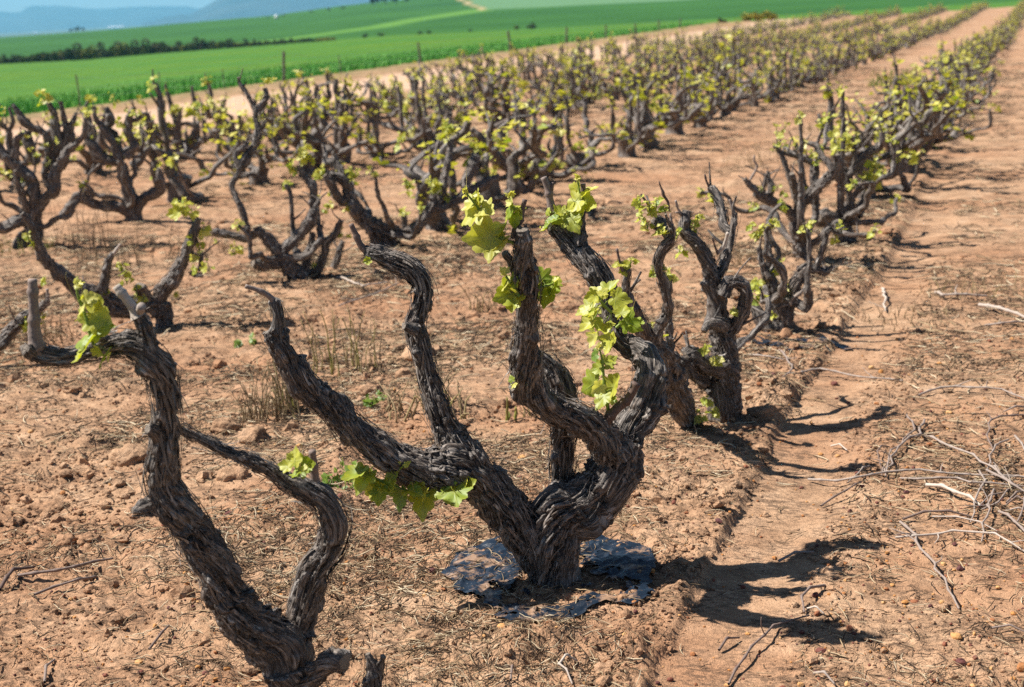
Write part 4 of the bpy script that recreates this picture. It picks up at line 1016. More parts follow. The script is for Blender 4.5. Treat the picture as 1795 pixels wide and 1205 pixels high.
v.extra(3, 0.6)
v = Vine('upright grapevine near the left edge with two low arms arching to both sides', (228, 392), q='mid', seed=27)
v.wood('trunk', Z5((1180, 1270, 70), (1170, 1180, 62), (1150, 1060, 52), (1120, 960, 52)), 0, 0, flakes=0, cut=False)
v.arm(Z5((1140, 1040, 50), (1100, 880, 50), (1075, 770, 46), (1050, 680, 44), (1030, 610, 36), (980, 530, 34), (900, 420, 30), (840, 340, 20), (825, 235, 14)), 0, 0)
v.arm(Z5((1170, 1180, 46), (1100, 1150, 46), (1000, 1110, 46), (880, 1110, 40), (760, 1065, 40), (690, 1045, 40), (610, 1120, 36), (540, 1200, 30)), 0, -0.1)
v.arm(Z5((790, 1080, 24), (800, 1000, 22), (740, 970, 18)), -0.06, -0.06)
v.arm(Z5((1190, 1170, 46), (1250, 1050, 42), (1340, 1010, 42), (1410, 960, 40), (1405, 850, 34), (1400, 780, 16)), 0, -0.04)
v.arm(Z5((1060, 710, 40), (960, 700, 44), (870, 650, 44), (810, 580, 42), (760, 520, 24), (735, 430, 14)), 0, 0)
v.arm(Z5((800, 590, 18), (835, 500, 14), (830, 400, 8)), 0, 0)
v.arm(Z5((1060, 660, 40), (1010, 500, 30), (950, 430, 28), (990, 370, 36), (960, 300, 32), (930, 245, 20)), 0.06, 0.1)
v.arm(Z5((1100, 680, 42), (1180, 600, 38), (1150, 520, 36), (1120, 410, 38), (1145, 310, 28), (1190, 240, 14)), 0.02, 0.06)
v.arm(Z5((1140, 360, 22), (1210, 350, 18), (1250, 300, 14), (1300, 310, 18), (1310, 360, 20)), 0.06, 0.1)
v.arm(Z5((1150, 760, 36), (1230, 720, 36), (1270, 640, 26), (1320, 600, 20)), 0.2, 0.25)
v.clusters([(164, 195, 13, 5), (150, 193, 10, 5), (194, 169, 7, 3, .1), (203, 178, 8, 3, .1), (228, 192, 11, 5), (240, 198, 10, 4), (206, 213, 12, 5), (244, 175, 10, 5), (202, 255, 10, 4), (192, 288, 9, 4), (208, 247, 9, 4), (216, 245, 9, 4), (198, 273, 8, 4), (182, 268, 8, 3), (140, 214, 9, 4), (141, 336, 8, 3), (280, 310, 10, 4, -.02)])

v.extra(3, 0.55)
v = Vine('bushy headed grapevine third from the left edge with low leaves dangling at its left', (326, 282), q='mid', seed=28)
v.wood('trunk', Z5((1640, 760, 46), (1640, 690, 42), (1610, 620, 40)), 0, 0, flakes=0, cut=False)
v.arm(Z5((1610, 660, 36), (1510, 640, 34), (1420, 610, 32), (1370, 520, 24), (1365, 430, 24), (1310, 360, 22), (1280, 340, 14)), 0, 0)
v.arm(Z5((1600, 640, 36), (1570, 560, 34), (1560, 440, 34), (1580, 340, 24), (1585, 250, 14)), 0, 0)
v.arm(Z5((1570, 480, 26), (1490, 450, 28), (1440, 380, 22), (1440, 270, 16), (1445, 180, 10)), 0, 0)
v.arm(Z5((1560, 430, 26), (1520, 300, 20), (1490, 180, 20), (1455, 40, 10)), 0.05, 0.1)
v.arm(Z5((1640, 660, 34), (1680, 660, 34), (1730, 590, 28), (1750, 500, 20)), 0, 0)
v.arm(Z5((1610, 600, 30), (1690, 500, 26), (1730, 420, 22), (1640, 390, 20), (1580, 400, 18)), 0.05, 0.05)
v.arm(Z5((1740, 300, 20), (1710, 190, 18), (1690, 60, 12)), 0.1, 0.1)
v.clusters([(290, 218, 12, 6), (300, 190, 13, 6), (312, 190, 10, 4), (288, 160, 7, 2), (338, 190, 14, 7), (345, 200, 12, 6), (332, 245, 9, 4), (266, 268, 10, 4), (272, 278, 8, 3), (252, 252, 11, 5), (262, 235, 9, 4), (302, 238, 9, 3), (275, 222, 8, 4)])
v.extra(4, 0.55)
TRACED = [tuple(o.location[:2]) for o in bpy.data.objects if o.name.startswith('grapevine')]

# ------------------------------------------------------------------ the other vines, row by row
def gen_vine_mesh(seed, lod=False):
    """a bush vine about 0.7 m tall at the origin: wood and young leaves"""
    rng = np.random.default_rng(seed)
    wb = Bag(); lb = Bag()
    tube(wb, [(0, 0, -0.06, 0.07), (rng.normal(0, .01), rng.normal(0, .01), 0.06, 0.055), (rng.normal(0, .02), rng.normal(0, .02), 0.17, 0.052)], 0.03, 9, 0.15, 0.2, 0.1, seed, False)
    n = rng.integers(6, 10); az0 = rng.uniform(0, 6.28)
    for i in range(n):
        az = az0+i*6.283/n+rng.normal(0, 0.25)
        L_ = rng.uniform(0.42, 0.80); r0 = rng.uniform(0.016, 0.029)
        p = np.array([0, 0, rng.uniform(0.05, 0.14)]); el = rng.uniform(-0.1, 0.7)
        pts = [(*p, r0*1.3)]; m_ = 10; ta = rng.uniform(0.85, 1.45)
        for k in range(m_):
            t = (k+1)/m_
            el = el+(ta-el)*0.20+rng.normal(0, 0.55); az += rng.normal(0, 0.55)
            el = np.clip(el, -0.3, 1.6)
            p = p+np.array([math.cos(az)*math.cos(el), math.sin(az)*math.cos(el), math.sin(el)])*L_/m_
            p[2] = max(p[2], 0.04)
            pts.append((*p, r0*(1-0.45*t)*rng.uniform(0.8, 1.3)))
        tube(wb, pts, 0.026, 8, 0.2, 0.30, 0.5, seed*11+i, False)
        for q_ in range(rng.integers(0, 3)):      # spurs and short side limbs
            o = np.array(pts[rng.integers(4, 10)][:3]); d = rng.normal(0, 0.6, 3); d[2] = abs(d[2])+0.5; d /= np.linalg.norm(d)
            tube(wb, [(*o, 0.011), (*(o+d*0.05+rng.normal(0, .012, 3)), 0.009), (*(o+d*rng.uniform(0.08, 0.15)), 0.006)], 0.03, 6, 0, 0.2, 0, seed+i, False)
        if rng.random() < 0.75:      # a fork
            q = np.array(pts[5][:3]); a2 = az+rng.choice([-1, 1])*rng.uniform(0.6, 1.5)
            e = q+np.array([math.cos(a2)*0.10, math.sin(a2)*0.10, rng.uniform(0.10, 0.24)])
            tube(wb, [(*q, r0*0.5), (*((q+e)/2+rng.normal(0, .015, 3)), r0*0.42), (*e, r0*0.34)], 0.028, 7, 0.15, 0.2, 0.3, seed*11+i+50, False)
            ends = [p, e]
        else: ends = [p]
        for e in ends:
            if rng.random() < 0.6:
                d = np.array([rng.normal(0, .4), rng.normal(0, .4), 1.0]); d /= np.linalg.norm(d)
                tube(wb, [(*e, 0.006), (*(e+d*rng.uniform(0.05, 0.13)), 0.004)], 0.03, 5, 0, 0, 0, seed+i, False)
            if rng.random() < 0.92:
                make_cluster(lb, None, e+rng.normal(0, 0.02, 3)+np.array([0, 0, 0.02]), rng.uniform(0.03, 0.06), rng.integers(5, 10), rng.uniform(0.032, 0.052), rng, rng.uniform(0.5, 0.8))
        for k in (3, 4, 5, 6):
            if rng.random() < 0.30:
                make_cluster(lb, None, np.array(pts[k][:3])+rng.normal(0, 0.03, 3), rng.uniform(0.025, 0.045), rng.integers(3, 7), rng.uniform(0.026, 0.044), rng, rng.uniform(0.45, 0.75))
    if lod: return wb, lb
    return wb.build('trunk', M_BARK, mesh_only=True), lb.build('foliage', M_LEAF, mesh_only=True)
PROTO = [gen_vine_mesh(400+i) for i in range(14)]
ROWNAME = ['row beside the tyre track', 'second row from the tyre track', 'third row from the tyre track', 'fourth row from the tyre track', 'outermost row by the dirt road']
ORD = ['first', 'second', 'third', 'fourth', 'fifth', 'sixth', 'seventh', 'eighth', 'ninth', 'tenth', 'eleventh', 'twelfth', 'thirteenth', 'fourteenth', 'fifteenth', 'sixteenth', 'seventeenth', 'eighteenth', 'nineteenth', 'twentieth']
rg = np.random.default_rng(77)
trA = [AL(x, y) for x, y in TRACED]
NVINE = 0; FARV = []
for ri, rl in enumerate(ROWS):
    a = [10.9, 9.3, 9.9, 10.4, 10.0][ri]; cnt = [5, 3, 2, 0, 0][ri]
    near_tr = [q[0] for q in trA if abs(q[1]-rl) < 1.0]
    while a < a_end(rl)-1.0:
        aa = a+rg.normal(0, 0.12); ll = rl+rg.normal(0, 0.10)
        a += 0.93
        x, y = XY(aa, ll)
        px, py = project((x, y, 0.4))
        if px < -70 or px > 1900 or (ri == 4 and aa < 29): continue
        if any(abs(aa-q) < 0.62 for q in near_tr): cnt += 1; continue
        cnt += 1
        if aa > 50: FARV.append((*XY(aa, ll), rg.uniform(0.68, 0.95), rg.uniform(0, 6.28), int(rg.integers(5)))); continue
        wm, lm = PROTO[rg.integers(len(PROTO))]
        z = gz(x, y)
        e = empty('grapevine', (x, y, z))
        H = (1.12-0.25*min(1, max(0, (aa-11)/25))) if ri == 0 else (1.16-0.27*min(1, max(0, (aa-12)/26)))
        sc = H*rg.uniform(0.86, 1.14)
        wd_ = 1.22 if aa < 26 else 1.0
        e.scale = (sc*wd_*rg.uniform(1.0, 1.28), sc*wd_*rg.uniform(1.0, 1.28), sc*rg.uniform(0.85, 1.05))
        e.rotation_euler = (0, 0, rg.uniform(0, 6.28))
        e['category'] = 'grapevine'
        if cnt <= 14 and aa < 26:
            e['label'] = '%s grapevine with young leaves, %s along the %s' % (['low', 'bushy', 'gnarled'][cnt % 3], ORD[cnt-1], ROWNAME[ri]); e['group'] = 'old bush vines of the vineyard'
        else:
            band = 'middle stretch' if aa < 38 else 'far stretch'
            e['label'] = 'small leafy grapevine in the %s of the %s' % (band, ROWNAME[ri])
            e['group'] = 'grapevines in the %s of the %s' % (band, ROWNAME[ri])
        for nm, me in (('trunk', wm), ('foliage', lm)):
            c = bpy.data.objects.new(nm, me); COL.objects.link(c); c.parent = e
        NVINE += 1
FB = [gen_vine_mesh(700+i, True) for i in range(5)]
for kk, nm, lab, mat_ in ((0, 'far_vine_wood', 'wood of the small vines crowding the far end of the rows', M_BARK), (1, 'far_vine_leaves', 'yellow green leaves of the small vines crowding the far end of the rows', M_LEAF)):
    b = Bag()
    parts = [(np.concatenate(q[kk].V), np.concatenate(q[kk].Q) if q[kk].Q else None, np.concatenate(q[kk].T) if q[kk].T else None, {k: np.concatenate(v) for k, v in q[kk].A.items()}) for q in FB]
    zz = ground_h([q[0] for q in FARV], [q[1] for q in FARV])
    for (x, y, sc, rz, pi), z in zip(FARV, zz):
        V, Q, T_, A = parts[pi]; c, s_ = math.cos(rz)*sc, math.sin(rz)*sc
        b.add(np.stack([V[:, 0]*c-V[:, 1]*s_+x, V[:, 0]*s_+V[:, 1]*c+y, V[:, 2]*sc+z], -1), Q, T_, **A)
    tag(b.build(nm, mat_), lab, None, None, 'stuff')
print('generic vines', NVINE, len(FARV))

# ------------------------------------------------------------------ torn black plastic round the trunk
def mat_plastic():
    mt, nt, out = new_mat('black_mulch_film')
    g = N(nt, 'ShaderNodeNewGeometry')
    n1 = noise(nt, vscale(nt, g.outputs['Position'], (1.0, 2.6, 1.0)), 34, 3, 0.65, 1.8); n2 = noise(nt, g.outputs['Position'], 13, 6, 0.72)
    c = mixc(nt, ramp(nt, n2, [(0.52, (0, 0, 0)), (0.60, (0.9, 0.9, 0.9))]), (0.010, 0.019, 0.034), (0.36, 0.22, 0.135))
    b = principled(nt, out, c, 0.36, n1, 0.45, 0.008, 0.6)
    return mt
M_PLASTIC = mat_plastic()
def plastic(name, c, r_in, r_out, seed, label, keepf, stretch=(1, 1), thr=0.5, na=260, nr=36):
    th = np.linspace(0, 2*math.pi, na, endpoint=False); t = np.linspace(0, 1, nr)
    TH, Tt = np.meshgrid(th, t, indexing='ij')
    cs = np.stack([np.cos(TH).ravel()*2.2+seed, np.sin(TH).ravel()*2.2, np.zeros(TH.size)], -1)
    ro = r_out*(0.88+0.30*(fbm(cs, 3, seed)-0.5)*2).reshape(TH.shape)
    rn = r_in*(1.0+0.5*(fbm(cs*1.3+9, 3, seed+3)-0.5)*2).reshape(TH.shape)
    R = rn+(ro-rn)*Tt
    X = c[0]+R*np.cos(TH)*stretch[0]; Y = c[1]+R*np.sin(TH)*stretch[1]
    x, y = X.ravel(), Y.ravel()
    Z = ground_h(x, y)
    cf, sf_ = math.cos(0.7), math.sin(0.7)
    wr = np.abs(fbm(P2(x*cf+y*sf_, -x*sf_+y*cf, 9, 34), 2, seed+5)*2-1); wr2 = np.abs(fbm(P2(x*cf-y*sf_, x*sf_+y*cf, 40, 16), 2, seed+6)*2-1)
    Z = ground_h(x, y, False)*0.7+Z*0.3
    Z = np.maximum(Z, ground_h(x, y)-0.006)+0.003+0.022*np.clip(0.26-wr, 0, 1)+0.012*np.clip(0.25-wr2, 0, 1)
    nz = fbm(P2(x, y, 24), 5, seed+8, 0.62)
    keepm = nz > thr-keepf(TH.ravel(), Tt.ravel())
    idx = np.arange(na*nr).reshape(na, nr); nx = np.roll(idx, -1, 0)
    F = np.stack([idx[:, :-1], nx[:, :-1], nx[:, 1:], idx[:, 1:]], -1).reshape(-1, 4)
    F = F[keepm[F].all(1)]
    used = np.zeros(len(x), bool); used[F.ravel()] = True; mp = np.cumsum(used)-1
    V = np.stack([x, y, Z], -1)[used]
    o = make_obj(name, V, mp[F], None, M_PLASTIC, None, None, True, (c[0], c[1], float(Z.mean())))
    return tag(o, label, 'plastic sheet')
pc = gp(970, 1022)
def kf(th, t):
    left = np.exp(-((np.cos(th-math.radians(165))-1)/0.35)**2)
    right = np.exp(-((np.cos(th-math.radians(20))-1)/0.30)**2)
    front = np.exp(-((np.cos(th-math.radians(-85))-1)/0.25)**2)*np.where(t > 0.62, 1, 0)
    return 0.055+0.34*left+0.24*right+0.22*front-0.10*np.where((t < 0.6) & (np.sin(th) < -0.25), 1, 0)
plastic('plastic_sheet', (pc[0]+0.005, pc[1]), 0.10, 0.325, 4, 'torn glossy black plastic film round the foot of the central grapevine', kf, (1.0, 1.05), 0.58)
p3 = gp(1385, 612)
plastic('plastic_sheet', (p3[0], p3[1]), 0.03, 0.20, 15, 'dusty scrap of dark plastic film below the third vine of the row', lambda th, t: 0.06+0*th, (1.3, 0.8), 0.56, 90, 14)
p4 = gp(1484, 474)
plastic('plastic_sheet', (p4[0], p4[1]), 0.01, 0.15, 31, 'crumpled black plastic scrap right of the low spreading arm', lambda th, t: 0.14+0*th, (1.0, 1.0), 0.55, 60, 12)

# ------------------------------------------------------------------ pruned canes on the soil
K10 = crop(1440, 700, 4.634); K9 = crop(1195, 800, 2.975); K7 = crop(0, 800, 2.975); K6 = crop(1195, 400, 2.992); K8 = crop(600, 800, 2.975)
def ground_cane(pts, rpx, tint, label, group=None, lift=0.012, name='pruned_cane'):
    W = []
    n = len(pts)
    for i, q in enumerate(pts):
        p = gp(q[0], q[1]); z = gz(p[0], p[1])
        p = gp(q[0], q[1], z)
        k = np.linalg.norm(p-CAM)/FPX
        t = i/(n-1)
        W.append((p[0], p[1], gz(p[0], p[1])+lift*(0.35+1.2*math.sin(math.pi*t))+rpx*k, rpx*k*(1-0.35*t)))
    W = np.array(W); W[:, 3] *= 0.78; b = Bag()
    rc = np.random.default_rng(int(abs(pts[0][0]*7+pts[0][1]*13)))
    C, sl = resample(W, 0.055)
    if len(C) > 3:
        C[1:-1, :2] += rc.normal(0, 0.0045, (len(C)-2, 2)); C[1:-1, 2] += np.abs(rc.normal(0, 0.003, len(C)-2))
    n0 = len(C)
    fine = np.concatenate([C[i_:i_+1]+(C[i_+1]-C[i_])*np.linspace(0, 1, 5)[:-1, None] for i_ in range(n0-1)]+[C[-1:]])
    node = np.zeros(len(fine)); node[4:-1:4] = 1
    fine[:, 3] *= 1+0.38*node
    tint_tube(b, fine, tint, 0.006, 8, False)
    for q in range(2, n0-1):
        if rc.random() < (0.30 if n0 > 6 else 0.12):
            dr = rc.normal(0, 1, 3); dr[2] = abs(dr[2])*0.35; dr /= np.linalg.norm(dr); ll = rc.uniform(0.015, 0.09)
            tint_tube(b, [(*C[q, :3], C[q, 3]*0.7), (*(C[q, :3]+dr*ll*0.5+rc.normal(0, .003, 3)), C[q, 3]*0.5), (*(C[q, :3]+dr*ll), C[q, 3]*0.3)], tint, 0.01, 6, False)
    o = b.build(name, M_CANE, None, W[0, :3])
    tag(o, label, 'cane', group)
HG = 'dry canes in the heap at the right edge'; HL = 'thin grey dry cane in the tangled heap at the right edge'
CN = [
 (FULL((1417, 845))+K10((0, 708), (170, 710), (330, 690), (520, 655), (830, 635), (1130, 655), (1640, 665), (1760, 668)), 2.6, 0.75, 'long pale pruned cane lying across the lane into the right hand heap', None),
 (K10((640, 660), (760, 690), (900, 705), (1110, 695), (1220, 740), (1400, 740), (1645, 745), (1700, 747)), 2.3, 0.7, 'pale bent cane running just below the longest cane into the heap', None),
 (K10((850, 725), (960, 760), (1080, 810), (1200, 850), (1290, 900)), 4.2, 0.95, 'thickest pale stripped stick at the left of the cane heap', None),
 (K10((835, 200), (800, 290), (780, 340), (690, 380), (600, 450), (560, 540), (525, 650)), 2.6, 0.6, 'forked grey cane bending down to touch the longest pale cane', None),
 (K10((690, 150), (745, 215), (745, 300), (680, 360), (610, 430), (540, 520), (490, 640)), 1.9, 0.55, 'curved thin cane with a hooked upper end above the longest pale cane', None),
 (K10((800, 312), (940, 375), (1060, 435), (1200, 500), (1320, 560), (1400, 600), (1500, 690), (1600, 740)), 2.6, 0.72, 'straight grey cane sloping down from the forked cane into the heap', None),
 (K10((660, 990), (880, 970), (1060, 965), (1230, 970)), 2.8, 0.35, 'brown cane lying level below the thickest pale stick', None),
 (K10((900, 980), (1030, 995), (1200, 1040), (1430, 1085)), 2.0, 0.85, 'pale thin cane crossing just under the level brown cane', None),
 (K10((600, 1160), (830, 1155), (960, 1130), (1180, 1140), (1400, 1160), (1520, 1200))+FULL((1800, 972)), 2.6, 0.9, 'pale long cane lowest in front of the heap', None),
 (FULL((1578, 924), (1612, 971), (1642, 1008), (1659, 1042), (1681, 1071)), 3.0, 0.62, 'single bare stick pointing down alone on clean soil below the heap', None),
 (K10((1520, 345), (1380, 450), (1372, 560), (1340, 610)), 2.0, 0.65, HL, HG), (K10((1280, 600), (1330, 720), (1270, 810), (1240, 950), (1210, 1020)), 2.2, 0.7, HL, HG),
 (K10((1400, 750), (1360, 860), (1330, 980), (1310, 1100), (1300, 1180)), 2.4, 0.65, HL, HG), (K10((1440, 950), (1540, 1030), (1600, 1110), (1645, 1140), (1720, 1180)), 3.0, 0.6, HL, HG),
 (K10((1470, 940), (1640, 922), (1720, 930)), 1.8, 0.8, HL, HG), (K10((1340, 610), (1450, 690), (1560, 745), (1700, 800)), 2.8, 0.62, HL, HG), (K10((1290, 880), (1400, 810), (1510, 770)), 1.9, 0.6, HL, HG),
 (K10((1300, 915), (1420, 880), (1500, 820), (1600, 700)), 2.0, 0.6, HL, HG), (K10((1570, 330), (1640, 420), (1720, 520)), 2.4, 0.7, HL, HG), (K10((1380, 560), (1430, 640), (1540, 710)), 2.4, 0.7, HL, HG),
 (K10((1500, 860), (1600, 790), (1720, 760)), 2.0, 0.55, HL, HG), (K10((1480, 880), (1580, 850), (1720, 880)), 2.0, 0.4, HL, HG), (K10((1590, 1010), (1650, 850), (1720, 640)), 1.8, 0.55, HL, HG),
 (K10((1640, 80), (1560, 110), (1480, 125)), 2.2, 0.6, 'short grey cane at the right edge above the heap', None),
 (K10((1640, 155), (1520, 185), (1410, 205), (1355, 250), (1350, 370), (1390, 415)), 2.2, 0.45, 'hook shaped dark cane at the right edge above the heap', None),
 (K10((-5, 885), (150, 820), (270, 750), (325, 695)), 2.2, 0.4, 'dark side twig slanting down left from the longest pale cane', None),
 (K10((392, 565), (320, 640), (205, 698)), 1.9, 0.7, 'short straight twig slanting up right from the longest pale cane', None),
 (K10((550, 400), (480, 440), (455, 500), (490, 600)), 1.6, 0.4, 'small curled dark twig left of the forked cane', None),
 (K10((80, 395), (140, 412), (210, 435)), 2.2, 0.95, 'short pale chip of cane near the shadow of the second vine', None),
 (K7((100, 640), (230, 645), (400, 620), (595, 575)), 3.6, 0.4, 'brown stick lying at left, upper of two beside the bent arm vine', None),
 (K7((180, 735), (330, 705), (470, 665), (520, 620)), 3.0, 0.45, 'brown curved stick at left, lower of two beside the bent arm vine', None),
 (K7((0, 715), (80, 650), (180, 590)), 4.2, 0.15, 'dark thick stick poking in from the left edge', None),
 (K7((235, 1200), (250, 1130), (288, 1080)), 3.2, 0.5, 'short bent stick at the bottom left corner', None),
 (K7((780, 1025), (850, 960), (885, 910)), 3.0, 0.25, 'small dark stick in front of the bent arm vine', None),
 (K6((600, 770), (700, 775), (820, 790), (930, 805), (1160, 812)), 2.4, 0.75, 'pale cane crossing the tyre track behind the second vine', None),
 (K6((1240, 890), (1380, 860), (1540, 865), (1680, 880), (1810, 912)), 2.4, 0.7, 'long pale cane lying above the heap toward the right edge', None),
 (K6((1560, 420), (1680, 460), (1810, 495)), 4.0, 0.85, 'thick pale cane far up the lane at the right edge', None),
 (K6((1330, 350), (1370, 375), (1480, 380), (1600, 370)), 3.0, 0.8, 'pale cane lying level far up the lane', None),
 (K6((1050, 330), (1060, 380), (1068, 450)), 2.8, 0.95, 'pale short stick standing out beside the tyre track', None),
 (K6((1590, 520), (1700, 525), (1810, 515)), 2.4, 0.7, 'pale straight cane at the right edge below the thick one', None),
 (K6((510, 640), (560, 720), (590, 760), (530, 800)), 2.2, 0.6, 'bent twig in the dust right of the second vine', None),
 (K6((340, 665), (420, 685), (540, 700)), 2.0, 0.75, 'pale thin twig between the second and third vine', None),
 (K9((245, 1205), (330, 1080), (440, 960), (520, 900), (665, 845)), 3.0, 0.4, 'long dark thin stick crossing the vine shadow at the bottom right', None),
 (K9((745, 690), (690, 720), (620, 780), (640, 835)), 3.4, 0.45, 'crooked brown stick between the two long vine shadows', None),
 (K9((655, 808), (700, 825), (745, 845)), 2.2, 0.95, 'tiny pale chip beside the crooked brown stick', None),
 (K9((505, 560), (560, 545), (620, 525), (690, 512)), 3.2, 0.65, 'grey stick lying beside the shadow of the leafy arm tip', None),
 (K9((195, 1030), (240, 990), (300, 965)), 3.2, 0.3, 'short brown stick at the near edge of the vine shadow', None),
 (K9((690, 1145), (740, 1180), (800, 1210)), 3.2, 0.75, 'pale stick cut by the bottom edge of the picture', None),
 (K9((1610, 908), (1700, 915), (1810, 935)), 2.4, 0.5, 'dark thin cane at the right edge near the bottom', None),
 (K8((1125, 1035), (1170, 1045), (1225, 1052)), 3.0, 0.95, 'pale short stick with a brown end in front of the plastic ring', None),
 (K8((1128, 1088), (1160, 1140), (1200, 1198)), 2.6, 0.8, 'thin pale stick at the bottom in front of the plastic ring', None),
 (K8((880, 1198), (890, 1140), (908, 1090)), 2.8, 0.45, 'small upright stick at the bottom edge left of centre', None),
 (B4((1075, 580), (1150, 600), (1280, 660), (1400, 650), (1500, 610)), 2.2, 0.9, 'pale bowed cane lying behind the left arm of the central vine', None),
 (B4((1090, 810), (1250, 780), (1420, 710), (1560, 640)), 2.0, 0.7, 'grey cane slanting behind the upper bend of the left arm', None),
]
for pts, r, t, lab, grp in CN: ground_cane(pts, r, t, lab, grp)

# ------------------------------------------------------------------ weeds
def weed(px, py, hpx, n, tint, label, spread=0.10, seed=1, bend=0.6, leaves=0, name='weed', cat='weed', thick=0.0016):
    n = int(n*1.35); thick *= 1.35
    rng = np.random.default_rng(seed)
    g = gpt(px, py); k = np.linalg.norm(g-CAM)/FPX; H = hpx*k
    b = Bag(); lb = Bag()
    for i in range(n):
        a = rng.uniform(0, 6.28); r = spread*math.sqrt(rng.random())
        x, y = g[0]+r*math.cos(a), g[1]+r*math.sin(a)*0.8; z = gz(x, y)
        h = H*rng.uniform(0.35, 1.0); a2 = rng.uniform(0, 6.28); o = h*bend*rng.uniform(0.1, 0.9)
        pts = []
        pts.append((g[0], g[1], gz(g[0], g[1])-0.04, thick*0.8))
        for t in np.linspace(0, 1, 6):
            pts.append((x+math.cos(a2)*o*t*t+rng.normal(0, .004), y+math.sin(a2)*o*t*t+rng.normal(0, .004), z-0.01+h*(t-0.25*bend*t**3)+(-h*0.35*t**4 if rng.random() < 0.2 else 0), thick*(1.25-0.8*t)*rng.uniform(0.8, 1.3)))
        tint_tube(b, pts, np.clip(tint*0.92-0.04+rng.normal(0, 0.10), 0, 1), 0.02, 5, False)
        for q in range(leaves):
            t = rng.uniform(0.2, 1); P = np.array(pts[1+int(t*5)][:3])
            leaf(lb, P, rng.uniform(0.014, 0.03), leaf_nrm(rng), rnd_unit(rng), rng, 0.08, False)
    loc = (g[0], g[1], gz(g[0], g[1]))
    if lb.n:
        e = tag(empty(name, loc), label, cat)
        b.build('stems', M_WEED, e, loc); lb.build('foliage', M_LEAF, e, loc)
    else: tag(b.build(name, M_WEED, None, loc), label, cat)
weed(480, 735, 125, 46, 0.35, 'large clump of dry weed stems just left of the central vine arm', 0.12, 1)
weed(505, 725, 130, 9, 0.72, 'few thick green stalks inside the dry weed clump', 0.06, 2, 0.25, thick=0.0030)
weed(598, 655, 150, 12, 0.55, 'sparse upright weed stalks between the two left arms', 0.14, 3, 0.3, thick=0.0024)
weed(640, 650, 110, 8, 0.45, 'thin brown weed stalks left of the upper left arm', 0.10, 4, 0.3)
weed(745, 730, 90, 26, 0.45, 'bent yellowish weed clump behind the fork of the left arm', 0.15, 5, 1.0, thick=0.0026)
weed(790, 745, 80, 10, 0.66, 'curling green weed stalks right of the left fork', 0.08, 6, 1.0, thick=0.0030)
weed(897, 742, 60, 3, 0.72, 'single green stalk below the stub of the central arm', 0.02, 7, 0.1, thick=0.0036)
weed(930, 735, 45, 6, 0.62, 'short stalks in the gap under the central arm', 0.06, 8, 0.3, thick=0.002)
weed(850, 545, 70, 12, 0.5, 'dry weed stalks left of the leafy central arm', 0.10, 9, 0.5, thick=0.002)
weed(160, 440, 120, 22, 0.12, 'tall dark dry weed in front of the arched left vine', 0.25, 10, 0.3)
weed(205, 470, 90, 16, 0.2, 'dry weed behind the left sweeping vine arm', 0.25, 11, 0.4)
weed(60, 600, 70, 40, 0.3, 'dry grass clump beside the pale cut spur at left', 0.22, 12, 0.7)
weed(120, 640, 60, 34, 0.3, 'low dry grass under the big leaf of the front left vine', 0.25, 13, 0.8)
weed(345, 445, 60, 22, 0.2, 'grey weed clump left of the low spreading vine', 0.25, 14, 0.7)
weed(655, 715, 40, 6, 0.95, 'small green seedling on a reddish clod', 0.05, 15, 0.5, 4, 'weed')
weed(435, 606, 28, 5, 0.95, 'small green seedling left of the slanting left arm', 0.05, 16, 0.5, 4, 'weed')
weed(610, 858, 55, 12, 0.85, 'thin green weed under the hanging leaves', 0.08, 17, 0.6, 2, 'weed')
weed(1312, 470, 60, 20, 0.35, 'dry weed between the second and third vine', 0.2, 18, 0.5)
weed(1400, 235, 60, 26, 0.4, 'dry straw coloured weed patch in the lane beyond the fourth vine', 0.4, 19, 0.5)
weed(1330, 290, 50, 24, 0.4, 'brown dry weed patch behind the third vine', 0.4, 20, 0.6)
weed(1575, 150, 36, 60, 0.95, 'fresh green grass tuft in the lane behind the far row', 0.55, 21, 0.6, 0, 'weed', thick=0.006)
weed(1050, 165, 40, 70, 0.95, 'fresh green grass patch among the middle rows', 0.9, 22, 0.6, 0, 'weed', thick=0.007)
weed(1090, 172, 34, 60, 0.92, 'green grass patch right beside the other one in the middle rows', 0.8, 23, 0.6, 0, 'weed', thick=0.007)
weed(20, 445, 40, 40, 0.85, 'low green and brown weed below the leftmost tall vine', 0.3, 24, 0.7)
weed(1590, 560, 40, 30, 0.3, 'dry grass tuft on the lane right of the tyre track', 0.25, 25, 0.8)
weed(1720, 510, 40, 34, 0.5, 'yellow dry grass at the right edge of the lane', 0.3, 26, 0.5)

